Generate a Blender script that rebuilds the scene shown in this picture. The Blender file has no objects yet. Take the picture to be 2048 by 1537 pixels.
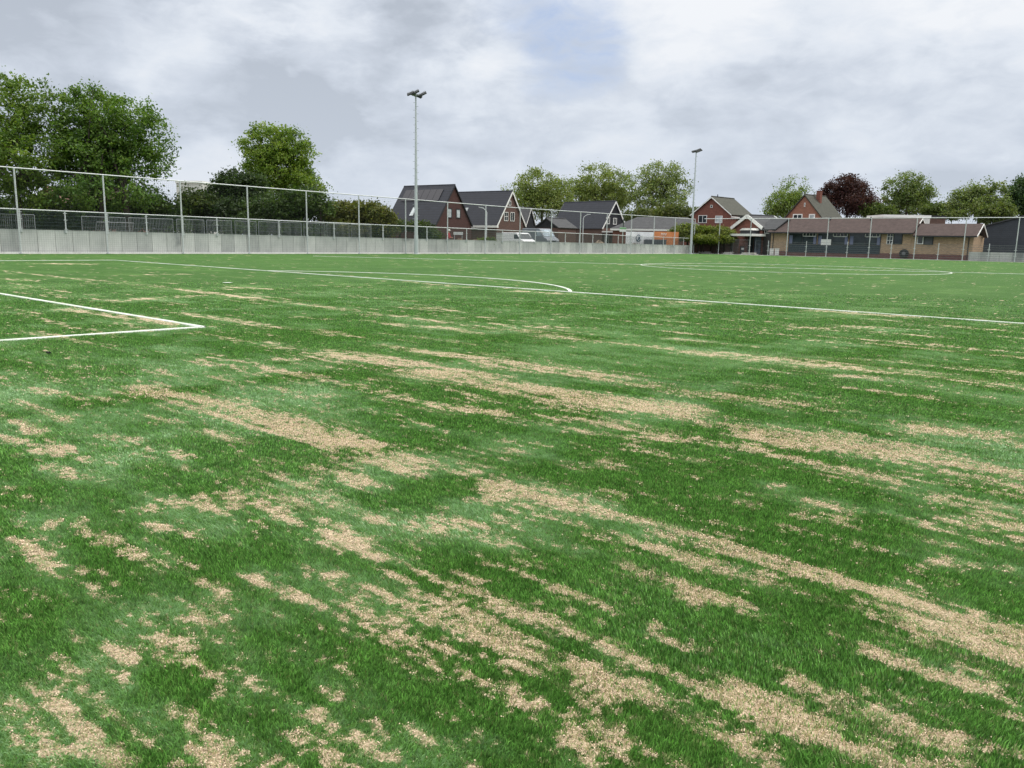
import bpy, bmesh, math, random
import numpy as np
from mathutils import Vector, Matrix
PI = math.pi
S = bpy.context.scene
COL = S.collection
random.seed(4)
RNG = np.random.default_rng(11)

# ------------------------------------------------------------------ camera
CX, CY, CH = 20.2534, -0.3220, 1.3081
YAW, PITCH, ROLL, FPX = 0.721956, 0.175064, 0.0182066, 1622.69
PW, PH = 2048.0, 1537.0
_r0 = Vector((math.cos(YAW), math.sin(YAW), 0))
FW = Vector((-math.sin(YAW) * math.cos(PITCH), math.cos(YAW) * math.cos(PITCH), -math.sin(PITCH)))
_u0 = _r0.cross(FW)
RT = _r0 * math.cos(ROLL) + _u0 * math.sin(ROLL)
UP = -_r0 * math.sin(ROLL) + _u0 * math.cos(ROLL)
CAM = Vector((CX, CY, CH))
FH = Vector((-math.sin(YAW), math.cos(YAW), 0))      # level heading
RH = _r0                                              # level right


def ray(px, py):
    return FW * FPX + RT * (px - PW / 2) - UP * (py - PH / 2)


def G(px, py, z=0.0):                                  # survey a pixel onto level z
    d = ray(px, py)
    return CAM + d * ((z - CH) / d.z)


def AT(px, py, depth):
    return CAM + ray(px, py) * (depth / FPX)


def ONX(px, py, x):
    d = ray(px, py)
    return CAM + d * ((x - CX) / d.x)


def ONY(px, py, y):
    d = ray(px, py)
    return CAM + d * ((y - CY) / d.y)


cd = bpy.data.cameras.new('camera')
cam = bpy.data.objects.new('camera', cd)
COL.objects.link(cam)
cd.sensor_width = 36.0
cd.lens = FPX / PW * 36.0
cd.clip_start = 0.05
cd.clip_end = 3000
cam.matrix_world = Matrix(((RT.x, UP.x, -FW.x, CX), (RT.y, UP.y, -FW.y, CY), (RT.z, UP.z, -FW.z, CH), (0, 0, 0, 1)))
S.camera = cam
S.view_settings.view_transform = 'Standard'
S.view_settings.look = 'None'
S.view_settings.exposure = 0.0
S.view_settings.gamma = 1.0
S.cycles.max_bounces = 6
S.cycles.diffuse_bounces = 3
S.cycles.transmission_bounces = 4
S.cycles.transparent_max_bounces = 6
S.cycles.caustics_reflective = False
S.cycles.caustics_refractive = False


# ------------------------------------------------------------------ node helpers
class NT:
    def __init__(self, tree):
        self.t = tree
        self.n = tree.nodes
        self.l = tree.links

    def new(self, typ, **kw):
        n = self.n.new(typ)
        for k, v in kw.items():
            if k in n.inputs:
                n.inputs[k].default_value = v
            else:
                setattr(n, k, v)
        return n

    def link(self, a, b):
        self.l.new(a, b)

    def val(self, sock, v):
        if hasattr(v, 'is_output'):
            self.l.new(v, sock)
        else:
            sock.default_value = v

    def math(self, op, a, b=0.0, c=None, clamp=False):
        n = self.n.new('ShaderNodeMath')
        n.operation = op
        n.use_clamp = clamp
        self.val(n.inputs[0], a)
        self.val(n.inputs[1], b)
        if c is not None:
            self.val(n.inputs[2], c)
        return n.outputs[0]

    def mix(self, f, a, b, mode='MIX'):
        n = self.n.new('ShaderNodeMix')
        n.data_type = 'RGBA'
        n.blend_type = mode
        self.val(n.inputs[0], f)
        self.val(n.inputs[6], a if hasattr(a, 'is_output') else (*a, 1) if len(a) == 3 else a)
        self.val(n.inputs[7], b if hasattr(b, 'is_output') else (*b, 1) if len(b) == 3 else b)
        return n.outputs[2]

    def noise(self, vec, scale, detail=3.0, rough=0.5, dist=0.0):
        n = self.n.new('ShaderNodeTexNoise')
        n.inputs['Scale'].default_value = scale
        n.inputs['Detail'].default_value = detail
        n.inputs['Roughness'].default_value = rough
        n.inputs['Distortion'].default_value = dist
        if vec is not None:
            self.l.new(vec, n.inputs['Vector'])
        return n.outputs[0]

    def maprange(self, v, a, b, c=0.0, d=1.0, smooth=False):
        n = self.n.new('ShaderNodeMapRange')
        if smooth:
            n.interpolation_type = 'SMOOTHSTEP'
        self.val(n.inputs[0], v)
        for i, x in enumerate((a, b, c, d)):
            n.inputs[i + 1].default_value = x
        return n.outputs[0]

    def mapping(self, vec, scale):
        n = self.n.new('ShaderNodeMapping')
        self.l.new(vec, n.inputs[0])
        n.inputs['Scale'].default_value = scale
        return n.outputs[0]


def newmat(name):
    m = bpy.data.materials.new(name)
    m.use_nodes = True
    t = NT(m.node_tree)
    b = m.node_tree.nodes['Principled BSDF']
    return m, t, b


MATS = {}


def mat(name, col, rough=0.7, amp=0.15, scale=3.0, metal=0.0, spec=0.3, rows=None, rowcol=0.5, brick=False, stretch=(1, 1, 1), bump=0.0):
    """one plain surface: colour with cloudy variation, optional tile courses (rows = course height in metres)"""
    if name in MATS:
        return MATS[name]
    m, t, b = newmat(name)
    tc = t.new('ShaderNodeTexCoord').outputs['Object']
    n1 = t.noise(t.mapping(tc, stretch), scale, 4, 0.6)
    n2 = t.noise(tc, scale * 7.0, 2, 0.5)
    f = t.math('ADD', t.math('MULTIPLY', n1, 0.7), t.math('MULTIPLY', n2, 0.3))
    f = t.maprange(f, 0.3, 0.7)
    lo = tuple(c * (1 - amp) for c in col)
    hi = tuple(min(1, c * (1 + amp)) for c in col)
    c = t.mix(f, lo, hi)
    if brick:
        sp = t.new('ShaderNodeSeparateXYZ')
        t.link(tc, sp.inputs[0])
        cb = t.new('ShaderNodeCombineXYZ')
        t.link(t.math('ADD', sp.outputs[0], sp.outputs[1]), cb.inputs[0])
        t.link(sp.outputs[2], cb.inputs[1])
        br = t.new('ShaderNodeTexBrick')
        t.link(cb.outputs[0], br.inputs['Vector'])
        br.inputs['Scale'].default_value = 1.0
        br.inputs['Brick Width'].default_value = 0.23
        br.inputs['Row Height'].default_value = 0.075
        br.inputs['Mortar Size'].default_value = 0.008
        br.inputs['Color1'].default_value = (*[x * 0.72 for x in col], 1)
        br.inputs['Color2'].default_value = (*[min(1, x * 1.28) for x in col], 1)
        br.inputs['Mortar'].default_value = (*[x * 0.6 + 0.05 for x in col], 1)
        c = t.mix(0.75, c, br.outputs['Color'])
    if rows:
        sp = t.new('ShaderNodeSeparateXYZ')
        t.link(tc, sp.inputs[0])
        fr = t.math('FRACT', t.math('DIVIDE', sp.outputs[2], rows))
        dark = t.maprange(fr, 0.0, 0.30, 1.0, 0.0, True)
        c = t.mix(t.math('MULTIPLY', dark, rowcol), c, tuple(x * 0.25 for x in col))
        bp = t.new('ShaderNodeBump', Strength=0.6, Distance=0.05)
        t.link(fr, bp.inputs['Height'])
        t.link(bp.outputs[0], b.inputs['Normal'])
    elif bump:
        bp = t.new('ShaderNodeBump', Strength=bump, Distance=0.02)
        t.link(n2, bp.inputs['Height'])
        t.link(bp.outputs[0], b.inputs['Normal'])
    t.link(c, b.inputs['Base Color'])
    b.inputs['Roughness'].default_value = rough
    b.inputs['Metallic'].default_value = metal
    b.inputs['Specular IOR Level'].default_value = spec
    MATS[name] = m
    return m


def glassmat(name, col=(0.02, 0.03, 0.035), rough=0.08):
    if name in MATS:
        return MATS[name]
    m, t, b = newmat(name)
    tc = t.new('ShaderNodeTexCoord').outputs['Object']
    c = t.mix(t.maprange(t.noise(tc, 1.3, 2), 0.35, 0.65), tuple(x * 0.7 for x in col), tuple(x * 1.4 for x in col))
    t.link(c, b.inputs['Base Color'])
    b.inputs['Roughness'].default_value = rough
    b.inputs['Specular IOR Level'].default_value = 0.6
    MATS[name] = m
    return m


# ------------------------------------------------------------------ mesh helpers
class MB:
    def __init__(self):
        self.v = []
        self.f = []

    def add(self, vs, fs):
        o = len(self.v)
        self.v.extend([tuple(x) for x in vs])
        self.f.extend([tuple(i + o for i in f) for f in fs])
        return self

    def box(self, c, s, rz=0.0, M=None):
        hx, hy, hz = s[0] / 2, s[1] / 2, s[2] / 2
        R = M or Matrix.Rotation(rz, 3, 'Z')
        vs = [Vector(c) + R @ Vector((x * hx, y * hy, z * hz)) for z in (-1, 1) for y in (-1, 1) for x in (-1, 1)]
        return self.add(vs, [(0, 2, 3, 1), (4, 5, 7, 6), (0, 1, 5, 4), (2, 6, 7, 3), (0, 4, 6, 2), (1, 3, 7, 5)])

    def bbox(self, a, b):
        c = [(a[i] + b[i]) / 2 for i in range(3)]
        return self.box(c, [abs(a[i] - b[i]) for i in range(3)])

    def bar(self, p, q, w, h=None):
        """rectangular bar from p to q"""
        p, q = Vector(p), Vector(q)
        h = h or w
        d = (q - p)
        L = d.length
        d.normalize()
        up = Vector((0, 0, 1)) if abs(d.z) < 0.95 else Vector((1, 0, 0))
        x = d.cross(up).normalized()
        y = x.cross(d)
        M = Matrix((x, d, y)).transposed()
        return self.box((p + q) / 2, (w, L, h), M=M)

    def tube(self, pts, rs, n=8, cap=True):
        pts = [Vector(p) for p in pts]
        if not hasattr(rs, '__len__'):
            rs = [rs] * len(pts)
        o = len(self.v)
        prev = None
        for i, p in enumerate(pts):
            d = (pts[min(i + 1, len(pts) - 1)] - pts[max(i - 1, 0)]).normalized()
            up = Vector((0, 0, 1)) if abs(d.z) < 0.9 else Vector((1, 0, 0))
            x = d.cross(up).normalized() if prev is None else (prev - d * prev.dot(d)).normalized()
            prev = x
            y = d.cross(x)
            for k in range(n):
                a = 2 * PI * k / n
                self.v.append(tuple(p + (x * math.cos(a) + y * math.sin(a)) * rs[i]))
        for i in range(len(pts) - 1):
            for k in range(n):
                a, b = o + i * n + k, o + i * n + (k + 1) % n
                self.f.append((a, b, b + n, a + n))
        if cap:                                        # caps keep their own vertices so that smooth shading stays on the side
            for s0, rev in ((o, True), (o + (len(pts) - 1) * n, False)):
                c0 = len(self.v)
                self.v.extend(self.v[s0:s0 + n])
                self.f.append(tuple(c0 + k for k in (reversed(range(n)) if rev else range(n))))
        return self

    def prism(self, poly, y0, y1):
        """polygon in (x, z) extruded along y"""
        n = len(poly)
        vs = [(x, y0, z) for x, z in poly] + [(x, y1, z) for x, z in poly]
        fs = [tuple(range(n)), tuple(reversed(range(n, 2 * n)))]
        fs += [(i, i + n, (i + 1) % n + n, (i + 1) % n) for i in range(n)]
        return self.add(vs, fs)

    def ball(self, c, r, nu=8, nv=5):
        c = Vector(c)
        r = Vector(r) if hasattr(r, '__len__') else Vector((r, r, r))
        o = len(self.v)
        vs = [c + Vector((0, 0, r.z))]
        for j in range(1, nv):
            t = PI * j / nv
            for i in range(nu):
                a = 2 * PI * i / nu
                vs.append(c + Vector((r.x * math.sin(t) * math.cos(a), r.y * math.sin(t) * math.sin(a), r.z * math.cos(t))))
        vs.append(c - Vector((0, 0, r.z)))
        fs = [(0, 1 + i, 1 + (i + 1) % nu) for i in range(nu)]
        for j in range(nv - 2):
            for i in range(nu):
                a, b = 1 + j * nu + i, 1 + j * nu + (i + 1) % nu
                fs.append((a, a + nu, b + nu, b))
        L = len(vs) - 1
        fs += [(L, 1 + (nv - 2) * nu + (i + 1) % nu, 1 + (nv - 2) * nu + i) for i in range(nu)]
        return self.add(vs, fs)

    def build(self, name, m, parent=None, smooth=False, off=None):
        me = bpy.data.meshes.new(name)
        vs = self.v if off is None else [(a - off[0], b - off[1], c - off[2]) for a, b, c in self.v]
        me.from_pydata(vs, [], self.f)
        bm = bmesh.new()
        bm.from_mesh(me)
        bmesh.ops.recalc_face_normals(bm, faces=bm.faces)
        bm.to_mesh(me)
        bm.free()
        me.update()
        if smooth:
            me.polygons.foreach_set('use_smooth', [True] * len(me.polygons))
        me.materials.append(m)
        o = bpy.data.objects.new(name, me)
        COL.objects.link(o)
        if parent is not None:
            o.parent = parent
        elif off is not None:
            o.location = off
        return o


def npmesh(name, V, F, m, parent=None, cols=None, loc=None):
    """V (n,3) array, F (k,3|4) index array, cols (n,3) point colours"""
    me = bpy.data.meshes.new(name)
    V = np.ascontiguousarray(V, np.float32)
    F = np.ascontiguousarray(F, np.int32)
    k = F.shape[1]
    me.vertices.add(len(V))
    me.vertices.foreach_set('co', V.ravel())
    me.loops.add(F.size)
    me.loops.foreach_set('vertex_index', F.ravel())
    me.polygons.add(len(F))
    me.polygons.foreach_set('loop_start', np.arange(0, F.size, k, dtype=np.int32))
    me.polygons.foreach_set('loop_total', np.full(len(F), k, np.int32))
    if cols is not None:
        a = me.color_attributes.new('tint', 'FLOAT_COLOR', 'POINT')
        c4 = np.ones((len(V), 4), np.float32)
        c4[:, :3] = cols
        a.data.foreach_set('color', c4.ravel())
    me.update(calc_edges=True)
    me.validate()
    me.materials.append(m)
    o = bpy.data.objects.new(name, me)
    COL.objects.link(o)
    if parent is not None:
        o.parent = parent
    if loc is not None:
        o.location = loc
    return o


def tag(o, label=None, cat=None, group=None, kind=None):
    if label:
        o['label'] = label
    if cat:
        o['category'] = cat
    if group:
        o['group'] = group
    if kind:
        o['kind'] = kind
    return o


def empty(name, loc, rz=0.0, label=None, cat=None, group=None):
    o = bpy.data.objects.new(name, None)
    COL.objects.link(o)
    o.location = loc
    o.rotation_euler = (0, 0, rz)
    o.empty_display_size = 0.3
    return tag(o, label, cat, group)


def copy_tree(o, parent=None):
    c = o.copy()
    COL.objects.link(c)
    if parent is not None:
        c.parent = parent
    for ch in list(o.children):
        copy_tree(ch, c)
    return c


# ------------------------------------------------------------------ sky and sun
SUN_EL, SUN_AZ = math.radians(52), None
sd = (FH * 0.10 + RH * 0.95).normalized()
SUNDIR = Vector((sd.x * math.cos(SUN_EL), sd.y * math.cos(SUN_EL), math.sin(SUN_EL)))
w = bpy.data.worlds.new('World')
S.world = w
w.use_nodes = True
t = NT(w.node_tree)
t.n.clear()
out = t.new('ShaderNodeOutputWorld')
bg = t.new('ShaderNodeBackground', Strength=0.1)
t.link(bg.outputs[0], out.inputs[0])
sky = t.new('ShaderNodeTexSky', sky_type='NISHITA', sun_disc=False)
sky.sun_elevation = SUN_EL
sky.sun_rotation = math.atan2(sd.x, sd.y)
sky.air_density = 1.0
sky.dust_density = 2.0
tc = t.new('ShaderNodeTexCoord').outputs['Generated']
sp = t.new('ShaderNodeSeparateXYZ')
t.link(tc, sp.inputs[0])
zz = t.math('MAXIMUM', sp.outputs[2], 0.0)
den = t.math('ADD', zz, 0.17)
cb = t.new('ShaderNodeCombineXYZ')
t.link(t.math('DIVIDE', sp.outputs[0], den), cb.inputs[0])
t.link(t.math('DIVIDE', sp.outputs[1], den), cb.inputs[1])
P = cb.outputs[0]
n_big = t.noise(P, 0.95, 6, 0.48, 0.15)
n_mid = t.noise(t.mapping(tc, (1, 1, 1.9)), 7.0, 7, 0.52, 0.25)
n_fine = t.noise(t.mapping(tc, (1, 1, 2.2)), 19.0, 6, 0.6, 0.4)


def blob(px, py, deg_in, deg_out, warp=0.02):
    d = ray(px, py).normalized()
    vd = t.new('ShaderNodeVectorMath', operation='DOT_PRODUCT')
    t.link(tc, vd.inputs[0])
    vd.inputs[1].default_value = d
    v = t.math('ADD', vd.outputs['Value'], t.math('MULTIPLY', t.math('SUBTRACT', n_mid, 0.5), warp))
    return t.maprange(v, math.cos(math.radians(deg_out)), math.cos(math.radians(deg_in)), 0, 1, True)


dens = t.math('ADD', t.math('ADD', t.math('MULTIPLY', n_big, 0.42), t.math('MULTIPLY', n_mid, 0.40)), t.math('MULTIPLY', n_fine, 0.18))
# darker cloud bases and brighter gaps where the photograph has them
for px, py, a, b, k in ((180, 90, 1, 11, 0.13), (540, 190, 0, 7, 0.13), (830, 110, 0, 7, 0.07), (1120, 190, 0, 7, 0.04), (1960, 230, 0, 8, 0.07), (1500, 300, 0, 7, 0.05),
                        (1420, 40, 1, 11, -0.06), (370, 50, 0, 6, -0.10), (640, 90, 0, 4, -0.07), (400, 290, 0, 6, -0.08), (1900, 60, 0, 8, -0.06)):
    dens = t.math('ADD', dens, t.math('MULTIPLY', blob(px, py, a, b), k))
f = t.maprange(dens, 0.395, 0.63, 0, 1, False)
ramp = t.new('ShaderNodeValToRGB')
t.link(f, ramp.inputs[0])
cr = ramp.color_ramp
cr.elements[0].position = 0.0
cr.elements[0].color = (9.0, 9.25, 9.65, 1)
cr.elements[1].position = 1.0
cr.elements[1].color = (4.75, 5.25, 6.05, 1)
e = cr.elements.new(0.35)
e.color = (7.7, 8.2, 8.95, 1)
e = cr.elements.new(0.65)
e.color = (6.2, 6.75, 7.65, 1)
cloud = ramp.outputs[0]
hz = t.maprange(zz, 0.0, 0.30, 1, 0, True)
cloud = t.mix(t.math('MULTIPLY', hz, 0.55), cloud, (6.3, 7.0, 8.0))
over = t.maprange(zz, 0.38, 0.95, 1.0, 3.75, True)
vs = t.new('ShaderNodeVectorMath', operation='SCALE')
t.link(cloud, vs.inputs[0])
t.link(over, vs.inputs['Scale'])
warm = t.mix(t.maprange(zz, 0.40, 0.9, 0, 1, True), vs.outputs[0], t.mix(1.0, vs.outputs[0], (1.10, 1.0, 0.86), 'MULTIPLY'))
gap = t.math('MAXIMUM', blob(1130, 75, 0.0, 4.6, 0.010), t.math('MULTIPLY', blob(1050, 0, 0.0, 4.4, 0.010), 0.8))
gap = t.math('MULTIPLY', t.math('MULTIPLY', gap, t.maprange(n_fine, 0.32, 0.58, 1.0, 0.35)), 0.85)
skyb = t.mix(0.65, sky.outputs[0], (5.4, 6.7, 9.6))
fin = t.mix(gap, warm, skyb)
t.link(fin, bg.inputs[0])

ld = bpy.data.lights.new('sun', 'SUN')
ld.energy = 1.5
ld.angle = math.radians(22)
ld.color = (1.0, 0.95, 0.87)
sun = bpy.data.objects.new('sun', ld)
COL.objects.link(sun)
sun.rotation_euler = (-SUNDIR).to_track_quat('-Z', 'Y').to_euler()
sun.location = (0, 0, 60)
# ------------------------------------------------------------------ the pitch
_L = RNG.random((512, 512)).astype(np.float32)


def vnoise(x, y):
    xi = np.floor(x).astype(np.int64)
    yi = np.floor(y).astype(np.int64)
    fx = (x - xi).astype(np.float32)
    fy = (y - yi).astype(np.float32)
    fx = fx * fx * (3 - 2 * fx)
    fy = fy * fy * (3 - 2 * fy)
    x0, x1, y0, y1 = xi & 511, (xi + 1) & 511, yi & 511, (yi + 1) & 511
    return (_L[x0, y0] * (1 - fx) + _L[x1, y0] * fx) * (1 - fy) + (_L[x0, y1] * (1 - fx) + _L[x1, y1] * fx) * fy


def fbm(x, y, o=4, g=0.5):
    s, a, n = 0, 1.0, 0
    for i in range(o):
        s = s + a * vnoise(x * 2 ** i + 17.3 * i, y * 2 ** i + 31.7 * i)
        n += a
        a *= g
    return s / n


# sandy infill lying on the turf: strips surveyed from the photograph (start x y, end x y, half height, strength), mostly along the brushing direction
SAND = np.array([
284,777,480,825,8,1.3, 480,825,684,886,15,1.3, 345,808,560,868,7,1, 243,786,292,792,5,1, 185,795,238,806,4,.7, 45,804,140,842,6,.8, 28,848,68,868,7,.9, 0,876,116,910,9,1,
95,884,150,906,5,.9, 89,934,167,966,11,1, 171,922,236,938,6,.8, 190,873,260,882,5,.8, 308,908,355,912,7,.6, 355,930,417,948,4,1, 297,834,362,847,4,.7, 410,864,495,886,6,.5,
588,952,720,965,12,1, 620,938,700,942,8,.9, 460,985,562,1025,10,1, 560,1002,632,1005,10,.8, 330,1012,460,1022,12,1, 393,1000,458,1022,10,1, 308,1054,398,1080,10,1, 430,1055,455,1060,8,.7,
582,1040,700,1090,5,1, 410,715,448,722,2,.8, 533,687,700,722,6,1, 700,715,825,732,8,1, 526,693,580,701,3,.9, 550,719,585,721,3,.8, 608,729,700,740,3,.6, 636,792,670,794,3,.8,
642,818,700,828,4,.6, 30,668,68,668,2,.6, 275,646,345,650,3,.9, 140,620,345,648,5,1, 29,1084,55,1098,5,1, 72,1086,90,1088,3,1,
680,712,820,729,8,1.3, 810,724,848,728,3,.9, 779,741,816,743,3,.7, 762,691,820,698,4,.9, 824,703,960,717,6,1, 977,725,1104,742,8,1, 1090,736,1158,744,2,.9, 1155,749,1312,773,9,1,
1312,777,1380,790,3,1, 1348,787,1550,814,7,1, 865,746,970,758,9,1.3, 964,766,1049,780,12,1.3, 1049,773,1213,797,6,1, 1141,807,1357,824,11,1.3, 1254,804,1350,814,7,1, 875,777,974,800,4,.8,
776,797,943,828,5,1, 721,818,824,842,2,.8, 738,761,850,768,2,.6, 1131,835,1258,858,7,.9, 1073,831,1135,845,4,.6, 1001,842,1090,855,4,.6, 1288,872,1380,886,7,1, 1254,898,1380,922,5,.6,
1005,904,1028,906,4,.7, 1155,938,1230,930,7,.8, 1234,958,1298,974,5,.7, 680,880,741,896,5,1, 740,905,940,950,8,1.3, 725,930,837,945,12,1, 680,948,735,968,8,1, 735,968,778,978,5,.8,
995,975,1170,1020,13,1.3, 1170,1020,1380,1085,7,1.3, 1000,1000,1160,1028,15,.95, 936,1005,967,1006,7,.9, 1073,1033,1118,1040,10,1, 1140,1047,1325,1100,9,.9, 943,1062,1025,1082,13,.95, 985,1035,1022,1050,8,.7,
827,1053,880,1062,7,.7, 892,1044,915,1048,4,.9, 680,1083,730,1100,7,1, 1045,1078,1140,1100,6,.6, 742,1044,760,1046,3,.7, 858,655,965,666,3.5,1, 926,650,1066,666,3.5,.95, 755,667,909,684,2,.9,
1097,672,1155,681,5,1, 1155,681,1329,696,3.5,1, 1693,655,1735,656,3,1, 1348,679,1515,695,1.4,.95, 1734,720,2048,752,1.4,.95, 1379,705,1478,713,5,1, 1519,719,1672,732,7,1, 1532,742,1620,746,3,.6,
1697,738,1820,750,5,1, 1697,755,1765,757,4,.9, 1820,751,2048,777,4,.9, 1474,769,1540,775,3,.6, 1410,787,1614,814,3,1, 1642,821,1690,825,2.5,1, 1795,843,1860,852,3,.8, 1860,859,1987,876,9,1,
1987,872,2048,877,3,1, 1980,884,2048,895,5,.9, 1632,856,1717,873,3,.9, 1386,849,1505,860,6,.9, 1525,876,1826,914,14,1.3, 1683,907,1792,925,10,1, 1826,901,1912,912,4,.7, 1854,914,2048,958,11,1,
1895,948,2014,972,9,1, 1348,877,1508,904,8,1, 1536,915,1580,926,7,.9, 1600,922,1655,938,9,.9, 1673,942,1795,965,10,1, 1550,974,1584,980,3,1, 1628,1007,1707,1026,4,.7, 1908,1000,1990,1020,11,.9,
2018,1020,2048,1028,5,1, 1888,1043,1984,1067,5,.9, 1864,1058,1997,1090,8,.9, 1997,1072,2048,1082,8,.8, 1594,1033,1690,1043,6,.6, 1348,1070,1471,1100,6,1.3,
0,1105,42,1115,8,.8, 62,1105,86,1128,6,.8, 92,1102,130,1120,5,.7, 100,1135,120,1142,4,.8, 284,1115,342,1142,9,.7, 512,1158,665,1230,15,.95, 560,1152,680,1158,9,1, 625,1150,680,1175,14,.9,
635,1205,700,1217,8,1, 450,1198,485,1247,11,1, 490,1215,530,1240,14,.75, 297,1218,338,1245,10,.9, 352,1240,400,1265,9,.8, 332,1270,372,1295,8,.8, 387,1272,444,1290,10,.8, 290,1262,312,1285,8,.8,
219,1305,287,1338,16,.95, 328,1293,356,1310,7,1, 220,1352,243,1365,9,1, 103,1372,212,1350,13,.95, 70,1385,116,1412,10,.9, 27,1412,82,1420,13,1, 68,1440,113,1490,8,1, 113,1490,160,1535,7,1,
7,1484,27,1500,13,1, 178,1402,240,1440,10,.6, 180,1450,225,1484,9,.8, 236,1446,256,1474,8,.7, 297,1463,315,1484,9,.8, 236,1508,253,1518,6,.8, 393,1494,440,1532,4,.9, 510,1361,563,1402,12,.65,
642,1432,680,1446,14,.75, 663,1388,700,1419,10,.75, 350,1422,437,1470,14,.4, 478,1518,547,1535,10,.7, 446,1325,458,1340,5,.6, 557,1480,577,1487,5,.6,
680,1080,782,1125,7,1.3, 817,1135,919,1186,6,.9, 885,1163,977,1210,8,1, 981,1210,1114,1268,9,1.3, 909,1155,984,1175,5,.9, 769,1159,871,1203,6,1, 871,1203,950,1234,10,1, 724,1176,837,1224,8,1,
837,1224,899,1255,7,1, 718,1231,806,1275,9,1, 694,1245,752,1279,9,1, 769,1234,820,1255,9,.6, 919,1262,974,1289,8,1, 974,1289,1059,1326,9,1, 1008,1262,1070,1282,6,.8, 970,1241,998,1255,4,.7,
813,1309,919,1347,15,1, 837,1289,936,1323,9,.9, 936,1350,994,1385,12,.85, 1011,1340,1056,1361,7,.85, 1018,1378,1042,1405,8,.7, 1107,1183,1138,1207,7,1, 1158,1200,1196,1217,6,.9, 1066,1210,1138,1231,6,.6,
1240,1077,1343,1108,9,1, 1234,1132,1288,1152,10,.7, 1189,1297,1278,1337,5,.95, 1288,1337,1340,1359,6,1, 1302,1265,1380,1299,5,.9, 1182,1340,1210,1361,8,1, 1210,1354,1275,1385,15,1, 1220,1385,1234,1409,12,.9,
1292,1381,1333,1409,9,.9, 1121,1443,1196,1463,14,.7, 1155,1415,1186,1463,11,.85, 1138,1484,1186,1532,14,.8, 1203,1470,1240,1508,10,.9, 748,1508,827,1535,9,.9, 844,1477,933,1498,14,.6, 680,1398,704,1405,8,.8,
700,1477,740,1498,12,.55, 1348,1077,1450,1104,6,1.3, 1406,1094,1656,1159,10,1.3, 1396,1125,1553,1172,18,.85, 1662,1173,1703,1186,6,1, 1656,1156,1792,1203,6,1.3, 1717,1203,1800,1235,9,1, 1790,1228,2048,1322,15,1.3, 1778,1197,2048,1290,17,1.3,
1703,1210,1738,1237,8,1, 1758,1245,1878,1285,6,1, 1362,1176,1508,1227,10,1, 1362,1197,1427,1224,9,.75, 1659,1272,1727,1306,7,1, 1741,1303,1980,1385,9,1.3, 1980,1385,2032,1415,6,.9, 1659,1303,1690,1337,10,.6,
1738,1347,1826,1378,10,.5, 1348,1282,1413,1313,5,.9, 1358,1367,1416,1391,6,1, 1416,1374,1567,1463,9,1, 1478,1388,1632,1439,10,1.3, 1519,1419,1621,1460,10,1.3, 1601,1371,1656,1402,9,.9, 1676,1402,1775,1439,9,.8,
1628,1453,1690,1487,15,1, 1358,1412,1447,1456,7,.85, 1471,1477,1567,1518,17,1, 1498,1521,1560,1535,10,1, 1703,1490,1785,1525,12,.8, 1751,1390,1785,1407,4,.9, 1789,1402,1881,1426,9,.6, 1792,1467,1908,1487,6,.7,
1843,1490,1902,1514,12,.75, 1809,1518,1857,1532,9,.8, 1826,1142,1898,1125,7,.85, 1854,1084,1929,1098,8,.7, 1977,1135,2028,1142,5,.65,
0,542,380,582,1.8,.75, 380,582,500,597,3.5,1, 500,597,750,627,2.5,.95, 750,630,1020,662,3.2,.95, 15,558,60,562,2.5,.75, 235,602,390,592,2.5,1, 95,528,165,529,1.2,1, 470,576,550,579,1.6,1,
360,627,415,635,3.5,1, 435,638,520,650,4,1, 520,652,615,662,2.5,.8, 300,550,400,549,.9,.8, 0,570,225,605,2.2,.6, 770,559,920,575,1.6,.8, 1050,584,1120,588,2,1, 1324,603,1400,607,1.8,.9,
1634,623,1819,635,2.2,1, 1739,640,1789,643,1.5,.8, 1024,660,1066,665,3,1, 1574,657,1624,658,2,.5, 330,655,400,658,1.5,.6, 1250,530,1500,535,.6,.5]).reshape(-1, 6)
_far = np.clip((820 - (SAND[:, 1] + SAND[:, 3]) / 2) / 200, 0, 1)
SAND[:, 5] *= 1 - 0.16 * _far
SAND[:, 4] *= 1 - 0.18 * _far


def unproj(px, py):
    d = np.array(FW * FPX)[None] + np.outer(px - PW / 2, np.array(RT)) - np.outer(py - PH / 2, np.array(UP))
    k = (0 - CH) / d[:, 2]
    return np.stack([CX + d[:, 0] * k, CY + d[:, 1] * k], 1)


def toimg(X, Y):
    d = np.stack([X - CX, Y - CY, np.full_like(X, -CH)], 1)
    z = d @ np.array(FW)
    return PW / 2 + FPX * (d @ np.array(RT)) / z, PH / 2 - FPX * (d @ np.array(UP)) / z, z


_A = unproj(SAND[:, 0], SAND[:, 1])
_B = unproj(SAND[:, 2], SAND[:, 3])
_mx, _my = (SAND[:, 0] + SAND[:, 2]) / 2, (SAND[:, 1] + SAND[:, 3]) / 2
_U = unproj(_mx, _my - SAND[:, 4])
_D = unproj(_mx, _my + SAND[:, 4])
_W = np.abs(np.linalg.norm(_U - _D, axis=1)) / 2
_dir = (_B - _A)
# width is measured across the strip, not along the line of sight
_ln = np.linalg.norm(_dir, axis=1, keepdims=True)
_nrm = np.stack([-_dir[:, 1], _dir[:, 0]], 1) / np.maximum(_ln, 1e-6)
_W = np.abs(np.sum((_U - _D) * _nrm, axis=1)) / 2
_W = np.clip(_W, 0.035, 0.5)


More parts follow.
